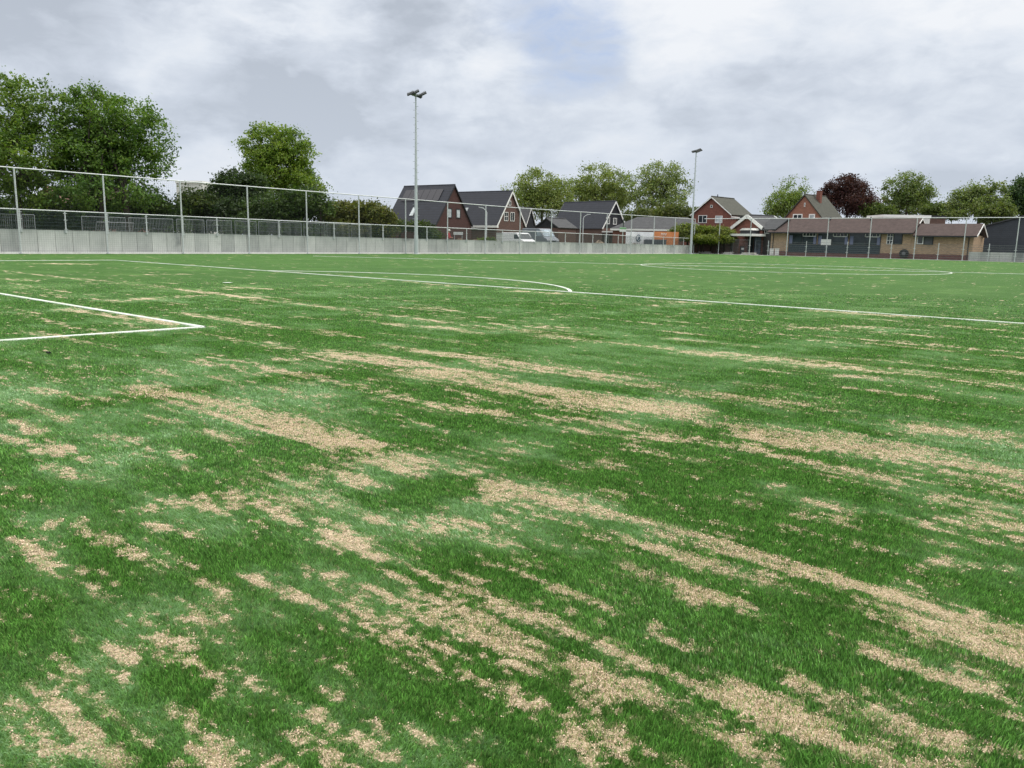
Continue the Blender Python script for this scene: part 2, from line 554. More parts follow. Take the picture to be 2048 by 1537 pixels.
def fields(X, Y):
    """sand cover 0..1 and paleness 0..1 of the turf at world points"""
    cap = np.zeros(len(X), np.float32)
    X0, Y0 = X, Y
    X = X0 + 0.22 * (fbm(X0 * 5.0 + 31, Y0 * 11.0 + 4, 3, 0.6) - 0.5)
    Y = Y0 + 0.085 * (fbm(X0 * 7.0 + 3, Y0 * 16.0 + 61, 3, 0.65) - 0.5)
    halo = np.zeros(len(X), np.float32)
    order = np.argsort(X)
    Xs = X[order]
    for (a, b, w_, s) in zip(_A, _B, _W, SAND[:, 5]):
        m_ = w_ * 3.2 + 0.05
        lo, hi = np.searchsorted(Xs, [min(a[0], b[0]) - m_, max(a[0], b[0]) + m_])
        idx = order[lo:hi]
        idx = idx[(Y[idx] > min(a[1], b[1]) - m_) & (Y[idx] < max(a[1], b[1]) + m_)]
        if not len(idx):
            continue
        d = b - a
        L2 = max(d @ d, 1e-9)
        tt = np.clip(((X[idx] - a[0]) * d[0] + (Y[idx] - a[1]) * d[1]) / L2, 0, 1)
        dist = np.hypot(X[idx] - a[0] - tt * d[0], Y[idx] - a[1] - tt * d[1]) / w_
        v = s * np.clip((1.42 if s > 1.05 else 1.28) - dist * 0.74, 0, 1)
        cap[idx] = np.maximum(cap[idx], v)
        halo[idx] = np.maximum(halo[idx], s * np.clip(1.35 - dist * 0.42, 0, 1))
    X, Y = X0, Y0
    n1 = fbm(X * 1.6 + 3, Y * 6.0 + 9, 4, 0.6)
    n2 = fbm(X * 9.0, Y * 22.0, 3, 0.6)
    n3 = fbm(X * 45.0 + 7, Y * 60.0, 2, 0.6)
    n4 = vnoise(X * 4.0 + 2, Y * 36.0 + 8)
    br = (n1 - 0.5) * 0.95 + (n2 - 0.5) * 1.25 + (n3 - 0.5) * 1.3 + (n4 - 0.5) * 0.6
    sand = np.clip((cap + br * 1.45 - 0.52) / 0.85, 0, 0.88)
    row = vnoise(X * 0.7 + 5, Y * 15.0 + 2) * 0.55 + vnoise(X * 2.6, Y * 38.0) * 0.45
    sand = np.maximum(sand, np.clip(halo, 0, 1) * 0.85 * np.clip((row + 0.35 * (n3 - 0.5) - 0.64) / 0.10, 0, 1))
    # faint scattering between the strips
    wild = fbm(X * 0.55 + 40, Y * 3.4 + 5, 4, 0.62) + 0.5 * (n2 - 0.5) + 0.3 * (n3 - 0.5)
    far = np.clip((Y * 0.7 - X * 0.3 - 4) / 14, 0, 1)
    sand = np.maximum(sand, 0.7 * (1 - 0.95 * far) * np.clip((wild - 0.70) / 0.07, 0, 1))
    line = vnoise(X * 0.045 + 11, Y * 3.6 + 3) * 0.6 + vnoise(X * 0.2, Y * 9.0) * 0.4
    sand = np.maximum(sand, 0.17 * far * np.clip((line - 0.75) / 0.08, 0, 1))
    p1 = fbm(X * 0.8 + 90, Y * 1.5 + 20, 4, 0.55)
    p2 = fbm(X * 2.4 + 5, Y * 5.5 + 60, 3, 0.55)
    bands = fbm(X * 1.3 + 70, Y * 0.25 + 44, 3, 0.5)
    pale = (p1 - 0.5) * 2.4 + (p2 - 0.5) * 1.5 + (bands - 0.5) * 2.0 + halo * 0.6 + 0.10  # paleness paints in the sheen of leaning pile, together with dust
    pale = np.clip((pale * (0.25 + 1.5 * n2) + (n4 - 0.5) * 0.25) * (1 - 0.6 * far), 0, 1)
    return sand.astype(np.float32), pale.astype(np.float32)


def warp_axis(lo, hi, c, smin, k):
    out, x = [c], c
    while x < hi:
        x += max(smin, k * abs(x - c))
        out.append(min(x, hi))
    x, left = c, []
    while x > lo:
        x -= max(smin, k * abs(x - c))
        left.append(max(x, lo))
    return np.array(left[::-1] + out)


gx = warp_axis(-34.0, 44.0, 18.6, 0.022, 0.0075)
gy = warp_axis(-9.0, 99.4, 1.2, 0.022, 0.0075)
XX, YY = np.meshgrid(gx, gy, indexing='ij')
X1, Y1 = XX.ravel(), YY.ravel()
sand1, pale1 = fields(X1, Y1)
nx, ny = len(gx), len(gy)
ii = (np.arange(nx - 1)[:, None] * ny + np.arange(ny - 1)[None]).ravel()
Fq = np.stack([ii, ii + ny, ii + ny + 1, ii + 1], 1)
lump = (fbm(X1 * 30, Y1 * 30, 2) - 0.5)
Zt = sand1 * 0.012 * (1 + lump) + 0.006 * (fbm(X1 * 0.7, Y1 * 0.7, 2) - 0.5)

m, t, b = newmat('turf')
geo = t.new('ShaderNodeNewGeometry').outputs['Position']
at_s = t.new('ShaderNodeAttribute', attribute_name='sand').outputs['Fac']
at_p = t.new('ShaderNodeAttribute', attribute_name='pale').outputs['Fac']
nf = t.noise(t.mapping(geo, (1, 1.6, 1)), 26, 4, 0.65)
nc = t.noise(t.mapping(geo, (1, 1.3, 1)), 120, 3, 0.6)
nl = t.noise(t.mapping(geo, (0.12, 1.0, 1)), 5.5, 4, 0.6)
nb = t.noise(t.mapping(geo, (0.25, 1.0, 1)), 0.35, 3, 0.5)
s_ = t.math('ADD', at_s, t.math('MULTIPLY', t.math('SUBTRACT', t.math('ADD', nf, nc), 1.0), 0.85))
sf = t.maprange(s_, 0.35, 0.62, 0, 1, True)
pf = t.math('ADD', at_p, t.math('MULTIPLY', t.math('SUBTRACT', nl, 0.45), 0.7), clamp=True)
green = t.mix(pf, (0.046, 0.126, 0.017), (0.100, 0.205, 0.046))  # lighter green holds the painted sheen of leaning pile and dust
green = t.mix(t.maprange(nb, 0.35, 0.65), green, t.mix(1.0, green, (1.18, 1.12, 1.1), 'MULTIPLY'))
green = t.mix(t.maprange(nc, 0.3, 0.7), t.mix(1.0, green, (0.62, 0.68, 0.62), 'MULTIPLY'), green)
sandc = t.mix(t.maprange(nc, 0.35, 0.65), (0.32, 0.245, 0.155), (0.70, 0.57, 0.40))
t.link(t.mix(sf, green, sandc), b.inputs['Base Color'])
b.inputs['Roughness'].default_value = 0.75
b.inputs['Specular IOR Level'].default_value = 0.15
bp = t.new('ShaderNodeBump', Strength=0.9, Distance=0.02)
t.link(t.math('ADD', nc, t.math('MULTIPLY', nf, 0.6)), bp.inputs['Height'])
t.link(bp.outputs[0], b.inputs['Normal'])
turf = npmesh('artificial_turf', np.stack([X1, Y1, Zt], 1), Fq, m)
for nm, arr in (('sand', sand1), ('pale', pale1)):
    a = turf.data.attributes.new(nm, 'FLOAT', 'POINT')
    a.data.foreach_set('value', arr)
turf.data.polygons.foreach_set('use_smooth', np.ones(len(Fq), bool))
tag(turf, kind='structure')

# ---- white lines
LW = 0.10
gc = G(406, 655.5)
pen_l = G(228, 521)
pen_r = G(2048, 648.5)
dX = (pen_r - pen_l).normalized()
box_b = G(0, 588.5)
box_s = G(0, 683)
side = (box_s - gc).normalized()
segs = [(pen_l, pen_r + dX * 18, LW), (pen_l, pen_l + Vector((0, -16.5, 0)), LW),
        (gc, gc + (box_b - gc).normalized() * 18.5, LW), (gc, gc + side * 5.3, LW)]
hw_l, hw_r = G(1284, 529.5), G(1896, 545)
hc = (hw_l + hw_r) / 2
hd = (hw_r - hw_l).normalized()
hr = (hw_r - hw_l).length / 2
segs.append((hc - hd * 31, hc + hd * 40, LW))
pc = []                                              # penalty arc
arc_r = G(1131, 585.5)
spot = G(455, 567)
far_pt = G(760, 546.5)
q0 = pen_l + dX * (arc_r - pen_l).dot(dX)
mid = pen_l + dX * ((spot - pen_l).dot(dX) + 0.5)
half = (q0 - mid).dot(dX)
rad = (half * half + 3.65 ** 2) / (2 * 3.65)
ctr = mid + Vector((-dX.y, dX.x, 0)) * (3.65 - rad)
a0 = math.asin(half / rad)
nv = Vector((-dX.y, dX.x, 0))
pc = [ctr + (dX * math.sin(a) + nv * math.cos(a)) * rad for a in np.linspace(-a0, a0, 40)]
circ = [hc + hd * (hr * math.cos(a)) + Vector((-hd.y, hd.x, 0)) * (hr * math.sin(a)) for a in np.linspace(0, 2 * PI, 73)]
lines = MB()


def strip(pts, w_):
    vs, fs = [], []
    for i, p in enumerate(pts):
        d = (pts[min(i + 1, len(pts) - 1)] - pts[max(i - 1, 0)]).normalized()
        n_ = Vector((-d.y, d.x, 0)) * (w_ / 2)
        for sx, z in ((-1, 0.002), (-0.9, 0.016), (0.9, 0.016), (1, 0.002)):
            vs.append((p.x + n_.x * sx, p.y + n_.y * sx, z))
    for i in range(len(pts) - 1):
        for k in range(3):
            fs.append((4 * i + k, 4 * i + 4 + k, 4 * i + 5 + k, 4 * i + 1 + k))
    lines.add(vs, fs)


LSEG = []
for a_, b_, w_ in segs:
    n_ = max(2, int((b_ - a_).length / 0.5))
    strip([a_.lerp(b_, i / n_) for i in range(n_ + 1)], w_)
    LSEG.append((np.array(a_.xy), np.array(b_.xy), w_))
strip(pc, LW)
strip(circ, 0.065)
for P_ in (pc, circ):
    for a_, b_ in zip(P_[:-1], P_[1:]):
        LSEG.append((np.array(a_.xy), np.array(b_.xy), LW))
lines.add([(spot.x - 0.11, spot.y - 0.11, 0.021), (spot.x + 0.11, spot.y - 0.11, 0.021), (spot.x + 0.11, spot.y + 0.11, 0.021), (spot.x - 0.11, spot.y + 0.11, 0.021)], [(0, 1, 2, 3)])
m, t, b = newmat('line_white')
geo = t.new('ShaderNodeNewGeometry').outputs['Position']
n_ = t.noise(geo, 60, 3, 0.6)
n2_ = t.noise(geo, 1.7, 3, 0.6)
c = t.mix(t.maprange(n_, 0.3, 0.7), (0.42, 0.46, 0.40), (0.80, 0.80, 0.78))
c = t.mix(t.math('MULTIPLY', t.maprange(n2_, 0.42, 0.66), 0.65), c, (0.30, 0.40, 0.24))
t.link(c, b.inputs['Base Color'])
b.inputs['Roughness'].default_value = 0.7
tag(lines.build('pitch_lines', m), kind='structure')

# ---- grass blades
BANDS = [(0.6, 3.2, 38000), (3.2, 5.0, 25000), (5.0, 8.0, 12500), (8.0, 12.0, 5600), (12.0, 18.0, 2300), (18.0, 27.0, 900)]


def scatter(r0, r1, dens_):
    """random points in the camera's sector between two distances (a little wider than the view)"""
    half_ = math.radians(34.5) + (0.95 if r1 <= 3.5 else 0.75 if r1 <= 6.0 else 0.50 if r1 <= 9 else 0.30)
    area = half_ * (r1 * r1 - r0 * r0)
    n = int(area * dens_)
    r = np.sqrt(RNG.random(n) * (r1 * r1 - r0 * r0) + r0 * r0)
    a = (RNG.random(n) * 2 - 1) * half_
    hx, hy = FH.x, FH.y
    X = CX + r * (np.cos(a) * hx + np.sin(a) * hy)
    Y = CY + r * (np.cos(a) * hy - np.sin(a) * hx)
    return X, Y, r


VV, CC, FF, base = [], [], [], 0
for r0, r1, dn in BANDS:
    X, Y, r = scatter(r0, r1, dn)
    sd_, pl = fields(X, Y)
    keep = RNG.random(len(X)) > sd_ * 0.36
    fade = 1 - np.clip((r - 10) / 16, 0, 1)
    keep &= RNG.random(len(X)) < fade
    X, Y, r, sd_, pl = X[keep], Y[keep], r[keep], sd_[keep], pl[keep]
    n = len(X)
    wid = np.maximum(0.0032, 0.00095 * r) * (0.7 + 0.6 * RNG.random(n))
    tuft = fbm(X * 38.0, Y * 38.0, 2, 0.6)
    tuf2 = fbm(X * 11.0 + 9, Y * 15.0 + 4, 2, 0.6)
    h = (0.013 + 0.008 * RNG.random(n) + 0.004 * (tuft - 0.5)) * (1 - 0.30 * sd_) * (1 - 0.12 * pl)
    ang = RNG.random(n) * 2 * PI
    fld = fbm(X * 0.9 + 200, Y * 0.9 + 100, 3) * 9.0
    lean = (0.10 + 0.60 * RNG.random(n)) + 0.35 * pl
    la = np.where(RNG.random(n) < 0.30, fld, ang)
    fx, fy = np.cos(ang), np.sin(ang)
    z0 = sd_ * 0.008
    tipx, tipy = X + np.cos(la) * h * lean, Y + np.sin(la) * h * lean
    tipz = z0 + h / np.sqrt(1 + 0.5 * lean * lean)
    v = np.zeros((n, 5, 3), np.float32)
    for k, s in ((0, -1), (1, 1)):
        v[:, k, 0], v[:, k, 1], v[:, k, 2] = X + s * fx * wid / 2, Y + s * fy * wid / 2, z0
    mx_, my_, mz = X + np.cos(la) * h * lean * 0.32, Y + np.sin(la) * h * lean * 0.32, z0 + (tipz - z0) * 0.6
    for k, s in ((2, 1), (3, -1)):
        v[:, k, 0], v[:, k, 1], v[:, k, 2] = mx_ + s * fx * wid * 0.42, my_ + s * fy * wid * 0.42, mz
    v[:, 4, 0], v[:, 4, 1], v[:, 4, 2] = tipx, tipy, tipz
    g1 = np.array([0.058, 0.158, 0.028])
    g2 = np.array([0.165, 0.345, 0.080])
    gp = np.array([0.31, 0.48, 0.26])  # pale blade colour: dust, and painted sheen where fibres lean
    u = np.clip(RNG.random(n) * 0.8 + (tuft - 0.5) * 0.9 + (tuf2 - 0.5) * 0.8 + 0.12, 0, 1)[:, None]
    col = g1 * (1 - u) + g2 * u
    col = col * (0.40 + 1.50 * RNG.random(n) ** 1.5)[:, None]
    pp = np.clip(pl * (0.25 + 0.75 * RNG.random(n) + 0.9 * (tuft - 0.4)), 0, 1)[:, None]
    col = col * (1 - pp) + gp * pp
    dust = np.clip(sd_ * (1.25 * RNG.random(n) - 0.1), 0, 0.9)[:, None]
    col = col * (1 - dust) + np.array([0.66, 0.52, 0.36]) * dust
    oddy = RNG.random(n) < 0.03
    col[oddy] = np.array([0.20, 0.24, 0.09])
    # fibres inside the painted lines are white
    for a_, b_, w_ in LSEG:
        d = b_ - a_
        L2 = d @ d
        cand = np.where((X > min(a_[0], b_[0]) - 0.2) & (X < max(a_[0], b_[0]) + 0.2) & (Y > min(a_[1], b_[1]) - 0.2) & (Y < max(a_[1], b_[1]) + 0.2))[0]
        if not len(cand):
            continue
        tt = np.clip(((X[cand] - a_[0]) * d[0] + (Y[cand] - a_[1]) * d[1]) / L2, 0, 1)
        ds = np.hypot(X[cand] - a_[0] - tt * d[0], Y[cand] - a_[1] - tt * d[1])
        on = cand[ds < w_ / 2 + 0.01 * (RNG.random(len(cand)) - 0.5)]
        col[on] = np.array([0.78, 0.78, 0.76]) * (0.85 + 0.2 * RNG.random(len(on)))[:, None]
    cols = np.repeat(col[:, None, :], 5, 1)
    near = r < 6.0
    if r1 <= 8.0:
        VV.append(v.reshape(-1, 3))
        CC.append(cols.reshape(-1, 3))
        i0 = base + np.arange(n) * 5
        FF.append(np.stack([i0, i0 + 1, i0 + 2], 1))
        FF.append(np.stack([i0, i0 + 2, i0 + 3], 1))
        FF.append(np.stack([i0 + 3, i0 + 2, i0 + 4], 1))
        base += n * 5
    else:
        v3 = v[:, [0, 1, 4]]
        VV.append(v3.reshape(-1, 3))
        CC.append(cols[:, :3].reshape(-1, 3))
        i0 = base + np.arange(n) * 3
        FF.append(np.stack([i0, i0 + 1, i0 + 2], 1))
        base += n * 3
m, t, b = newmat('grass_blade')
tint = t.new('ShaderNodeAttribute', attribute_name='tint').outputs['Color']
t.link(tint, b.inputs['Base Color'])
b.inputs['Roughness'].default_value = 0.42
b.inputs['Specular IOR Level'].default_value = 0.45
tr = t.new('ShaderNodeBsdfTranslucent')
t.link(t.mix(1.0, tint, (1.1, 1.3, 0.7), 'MULTIPLY'), tr.inputs[0])
mx = t.new('ShaderNodeMixShader')
mx.inputs[0].default_value = 0.18
t.link(b.outputs[0], mx.inputs[1])
t.link(tr.outputs[0], mx.inputs[2])
t.link(mx.outputs[0], m.node_tree.nodes['Material Output'].inputs[0])
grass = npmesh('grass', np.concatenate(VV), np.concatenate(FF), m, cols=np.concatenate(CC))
tag(grass, 'short green turf fibres covering the near part of the pitch', 'grass', kind='stuff')
del VV, CC, FF

# ---- crumbs of sandy infill
VV, CC, FF, base = [], [], [], 0
for r0, r1, dn, sz in ((0.8, 3.4, 42000, 0.0017), (3.4, 6.0, 21000, 0.0025), (6.0, 9.0, 8000, 0.0036)):
    X, Y, r = scatter(r0, r1, dn)
    sd_, pl = fields(X, Y)
    keep = RNG.random(len(X)) < np.clip(sd_ * 1.05 - 0.10, 0.002, 1)
    X, Y, sd_ = X[keep], Y[keep], sd_[keep]
    n = len(X)
    s = sz * (0.5 + 1.0 * RNG.random(n) ** 1.5)
    cz = 0.004 + sd_ * (0.003 + 0.015 * RNG.random(n)) * np.clip(0.6 + 0.06 / sz * 0.03, 0.6, 1)
    oc = np.array([[1, 0, 0], [-1, 0, 0], [0, 1, 0], [0, -1, 0], [0, 0, 1], [0, 0, -1]], np.float32)
    v = oc[None] * s[:, None, None] * (0.6 + 0.8 * RNG.random((n, 6, 1)))
    v += (RNG.random((n, 6, 3)) - 0.5) * s[:, None, None] * 0.8
    v[:, :, 0] += X[:, None]
    v[:, :, 1] += Y[:, None]
    v[:, :, 2] += cz[:, None]
    u = RNG.random(n)[:, None]
    col = np.array([0.50, 0.37, 0.245]) * (1 - u) + np.array([0.95, 0.77, 0.585]) * u
    dk = RNG.random(n) < 0.26
    col[dk] *= 0.3  # darkened crumbs paint in the shaded gaps between grains
    VV.append(v.reshape(-1, 3))
    CC.append(np.repeat(col[:, None], 6, 1).reshape(-1, 3))
    i0 = (base + np.arange(n) * 6)[:, None, None]
    tri = np.array([[0, 2, 4], [2, 1, 4], [1, 3, 4], [3, 0, 4], [2, 0, 5], [1, 2, 5], [3, 1, 5], [0, 3, 5]])
    FF.append((i0 + tri[None]).reshape(-1, 3))
    base += n * 6
m, t, b = newmat('infill_crumb')
tint = t.new('ShaderNodeAttribute', attribute_name='tint').outputs['Color']
t.link(tint, b.inputs['Base Color'])
b.inputs['Roughness'].default_value = 0.9
b.inputs['Specular IOR Level'].default_value = 0.1
sandob = npmesh('sand_infill', np.concatenate(VV), np.concatenate(FF), m, cols=np.concatenate(CC))
tag(sandob, 'pale beige sand crumbs lying in strips on the turf', 'sand', kind='stuff')
del VV, CC, FF

# ---- ground beyond the pitch
m, t, b = newmat('rough_ground')
geo = t.new('ShaderNodeNewGeometry').outputs['Position']
n_ = t.noise(geo, 0.5, 6, 0.6)
c = t.mix(t.maprange(n_, 0.38, 0.62), (0.055, 0.10, 0.03), (0.16, 0.13, 0.085))
t.link(c, b.inputs['Base Color'])
b.inputs['Roughness'].default_value = 0.9
gm = MB()
gm.add([(-900, -900, -0.06), (900, -900, -0.06), (900, 900, -0.06), (-900, 900, -0.06)], [(0, 1, 2, 3)])
tag(gm.build('ground', m), kind='structure')
sg = MB()
prof = [(-34.75, 0.9), (-36.5, 1.02), (-39.0, 1.0), (-41.5, 0.85), (-44.5, 0.46), (-60, 0.42), (-240, 0.42)]
ys = list(np.linspace(-40, 98.2, 60))
vs = []
for y in ys:
    for x, z in prof:
        k = 1.0 - 0.0022 * (y - 17)
        vs.append((x, y, z * k + (random.random() - 0.5) * (0.10 if -44 < x < -35.5 else 0.0)))
npf = len(prof)
fs = [(i * npf + j, i * npf + j + 1, (i + 1) * npf + j + 1, (i + 1) * npf + j) for i in range(len(ys) - 1) for j in range(npf - 1)]
fs += [tuple((len(ys) - 1) * npf + j for j in range(npf)) + ((len(vs) + 1), len(vs))]
vs += [(-34.75, 98.2, -0.06), (-240, 98.2, -0.06)]
sg.add(vs, fs)
tag(sg.build('raised_ground', m), kind='structure')
m2 = mat('yard_paving', (0.20, 0.19, 0.18), 0.85, 0.25, 0.8)
yd = MB()
yd.add([(-80, 99.75, -0.03), (30, 99.75, -0.03), (30, 180, 0.3), (-80, 180, 0.3)], [(0, 1, 2, 3)])
tag(yd.build('paved_yard', m2), kind='structure')
kb = MB()
for y0 in np.arange(-8, 99, 1.0):
    kb.bbox((-34.26, y0 + 0.006, -0.05), (-34.14, y0 + 0.994, 0.115))
kb.bbox((-34.0, 99.52, -0.05), (44, 99.62, 0.045))
tag(kb.build('kerb', mat('kerb_concrete', (0.80, 0.80, 0.76), 0.8, 0.15, 2.0)), kind='structure')
# ------------------------------------------------------------------ wall, railing, fences
galv = mat('galvanised', (0.60, 0.62, 0.63), 0.45, 0.10, 6.0, 0.15, 0.4)
site_steel = mat('site_steel', (0.30, 0.32, 0.33), 0.6, 0.15, 6.0, 0.1, 0.3)
galv2 = mat('galvanised_dull', (0.40, 0.42, 0.44), 0.55, 0.12, 6.0, 0.2, 0.4)
wire = mat('fence_wire', (0.16, 0.20, 0.19), 0.6, 0.1, 4.0)
wire2 = mat('panel_wire', (0.075, 0.105, 0.10), 0.5, 0.1, 4.0)
netm = mat('net_cord', (0.045, 0.05, 0.05), 0.8, 0.1, 4.0)

# concrete retaining wall of separate L units
m, t, b = newmat('wall_concrete')
tc = t.new('ShaderNodeTexCoord').outputs['Object']
sp = t.new('ShaderNodeSeparateXYZ')
t.link(tc, sp.inputs[0])
wn = t.new('ShaderNodeTexWhiteNoise', noise_dimensions='1D')
t.link(t.math('FLOOR', t.math('ADD', sp.outputs[0], sp.outputs[1])), wn.inputs['W'])
n1 = t.noise(tc, 0.9, 5, 0.65)
n2 = t.noise(t.mapping(tc, (2.5, 2.5, 0.35)), 1.6, 5, 0.65)
f = t.math('ADD', t.math('MULTIPLY', wn.outputs['Value'], 0.38), t.math('ADD', t.math('MULTIPLY', n1, 0.55), t.math('MULTIPLY', n2, 0.4)))
c = t.mix(t.maprange(f, 0.38, 0.95), (0.34, 0.35, 0.345), (0.62, 0.625, 0.605))
st = t.maprange(t.noise(tc, 0.33, 4, 0.6), 0.62, 0.72)
c = t.mix(t.math('MULTIPLY', st, 0.5), c, (0.16, 0.165, 0.18))
t.link(c, b.inputs['Base Color'])
b.inputs['Roughness'].default_value = 0.85
wallm = m


def ztop(y):
    return 1.45 - 0.0043 * (y - 16)


base = (-34.4, 12.0, 0)
wb = MB()
for k in range(-20, 97):
    y0, y1 = float(k), float(k + 1)
    j = random.uniform(-0.006, 0.006)
    z = ztop(y0 + 0.5)
    vs = []
    for (x, zz_) in ((-34.4 + j, -0.1), (-34.72, -0.1), (-34.72, z), (-34.4 + j, z)):
        vs += [(x, y0 + 0.011, zz_), (x, y1 - 0.011, zz_)]
    wb.add(vs, [(0, 1, 3, 2), (2, 3, 5, 4), (4, 5, 7, 6), (6, 7, 1, 0), (0, 2, 4, 6), (1, 7, 5, 3)])
wb.bbox((-34.55, -20, -0.1), (-34.71, 97, 1.02))
o = wb.build('retaining_wall', wallm, off=base)
tag(o, 'long grey concrete retaining wall of upright slabs behind the pitch', 'wall')
wb = MB()
for k in range(0, 34):
    x0 = -1.95 + k
    wb.bbox((x0 + 0.01, 100.0, -0.1), (x0 + 0.99, 100.3, 0.97))
o = wb.build('retaining_wall', wallm, off=(-1.9, 100.1, 0))
tag(o, 'short pale concrete wall between the brick pavilion and dark barn', 'wall')

# railing on top of the wall
rl = empty('railing', (-34.34, 12, 0), 0, 'galvanised railing with mesh panels bolted along the long concrete wall', 'railing')
ys = [14.6 + 2.515 * k for k in range(0, 33)]


def zr(y):
    return 2.62 - 0.0076 * (y - 16)


off = (-34.34, 12, 0)
tr_ = MB()
tr_.tube([(-34.34, 9.5, zr(9.5)), (-34.34, 96.9, zr(96.9))], 0.034, 8)
tr_.build('top_rail', galv, rl, True, off)
for y in ys:
    p = MB()
    p.box((-34.34, y, (ztop(y) - 0.12 + zr(y)) / 2), (0.05, 0.06, zr(y) - ztop(y) + 0.2))
    p.box((-34.38, y, ztop(y) - 0.08), (0.03, 0.16, 0.16))
    for dz in (0.06, 0.62, 1.02):
        p.box((-34.31, y, ztop(y) + dz), (0.03, 0.20, 0.03))
    p.build('post', galv, rl, off=off)
ys2 = [12.085] + ys
for y0, y1 in zip(ys2[:-1], ys2[1:]):
    p = MB()
    a_, b_ = y0 + 0.06, y1 - 0.06
    lo = ztop((y0 + y1) / 2) + 0.05
    hi = zr((y0 + y1) / 2) - 0.10
    k = 0
    zc = lo
    while zc <= hi + 0.01:
        p.bar((-34.325, a_, zc), (-34.325, b_, zc), 0.012, 0.016)
        zc += (hi - lo) / 5
    yy = a_
    while yy < b_:
        p.bar((-34.335, yy, lo), (-34.335, yy, hi), 0.0055)
        yy += 0.05
    p.build('mesh_panel', wire2, rl, off=off)

# tall ball-stop fence along the wall
bf = empty('ball_stop_fence', (-34.12, 12, 0), 0, 'tall ball-stop fence with netting along the long concrete wall', 'fence')
off = (-34.12, 12, 0)


def zt(y):
    return 4.98 - 0.0105 * (min(y, 62) - 17)


yp = [11.91 + 5.03 * k for k in range(0, 18)]
for y in yp:
    p = MB()
    p.tube([(-34.12, y, -0.05), (-34.12, y, zt(y) - 0.02)], 0.05, 10)
    p.box((-34.10, y, 0.03), (0.16, 0.22, 0.04))
    p.build('post', galv, bf, True, off)
p = MB()
p.tube([(-34.12, yp[0] - 3, zt(yp[0] - 3)), (-34.12, 62, zt(62)), (-34.12, yp[-1], zt(62))], 0.035, 8)
p.build('top_rail', galv, bf, True, off)
p = MB()
y = 9.0
while y < yp[-1]:
    p.bar((-34.07, y, 0.06), (-34.07, y, zt(y)), 0.0032)
    y += 0.13
z = 0.08
while z < 4.95:
    ye = yp[-1] if z < zt(62) else 17 + (4.98 - z) / 0.0105
    p.bar((-34.068, 9.0, z), (-34.068, ye, z), 0.0032)
    z += 0.13
p.build('net', netm, bf, off=off)

# fence along the far end of the pitch
rf = empty('ball_stop_fence', (-31.6, 99.5, 0), 0, 'tall ball-stop fence with low mesh in front of the brick pavilion', 'fence')
off = (-31.6, 99.5, 0)
XT = [-31.6, -27.22] + [-22.28 + 4.97 * k for k in range(0, 10)]
ZT = 4.62
for x in XT:
    p = MB()
    p.tube([(x, 99.5, -0.05), (x, 99.5, ZT)], 0.05, 10)
    p.box((x, 99.44, 0.03), (0.26, 0.16, 0.05))
    for dz in (0.62, 1.22):
        p.box((x, 99.43, dz), (0.30, 0.03, 0.04))
    p.build('post', galv, rf, True, off)
for x in [-24.7] + [-19.8 + 4.97 * k for k in range(0, 9)]:
    p = MB()
    p.tube([(x, 99.5, -0.05), (x, 99.5, 1.88)], 0.042, 10)
    p.box((x, 99.44, 0.03), (0.26, 0.16, 0.05))
    for dz in (0.62, 1.22):
        p.box((x, 99.43, dz), (0.30, 0.03, 0.04))
    p.build('low_post', galv, rf, True, off)
p = MB()
p.tube([(-33.9, 99.5, ZT), (XT[-1] + 2, 99.5, ZT)], 0.04, 8)
p.build('top_rail', galv, rf, True, off)
xs = [-24.7] + [x for x in np.arange(-22.28, XT[-1], 2.485)]
xs = sorted(set([round(float(x), 3) for x in xs]))
for x0, x1 in zip(xs[:-1], xs[1:]):
    p = MB()
    for z in (0.08, 0.31, 0.54, 0.77, 1.0, 1.23, 1.46, 1.72):
        p.bar((x0 + 0.05, 99.47, z), (x1 - 0.05, 99.47, z), 0.012, 0.024)
    x = x0 + 0.05
    while x < x1 - 0.03:
        p.bar((x, 99.455, 0.06), (x, 99.455, 1.74), 0.004)
        x += 0.05
    p.build('mesh_panel', mat('panel_wire_far', (0.16, 0.175, 0.18), 0.5, 0.1, 4.0), rf, off=off)
p = MB()
x = -33.9
while x < XT[-1]:
    p.bar((x, 99.42, 0.06), (x, 99.42, ZT), 0.0032)
    x += 0.13
z = 1.9
while z < ZT:
    p.bar((-33.9, 99.418, z), (XT[-1], 99.418, z), 0.0032)
    z += 0.13
p.build('net', netm, rf, off=off)

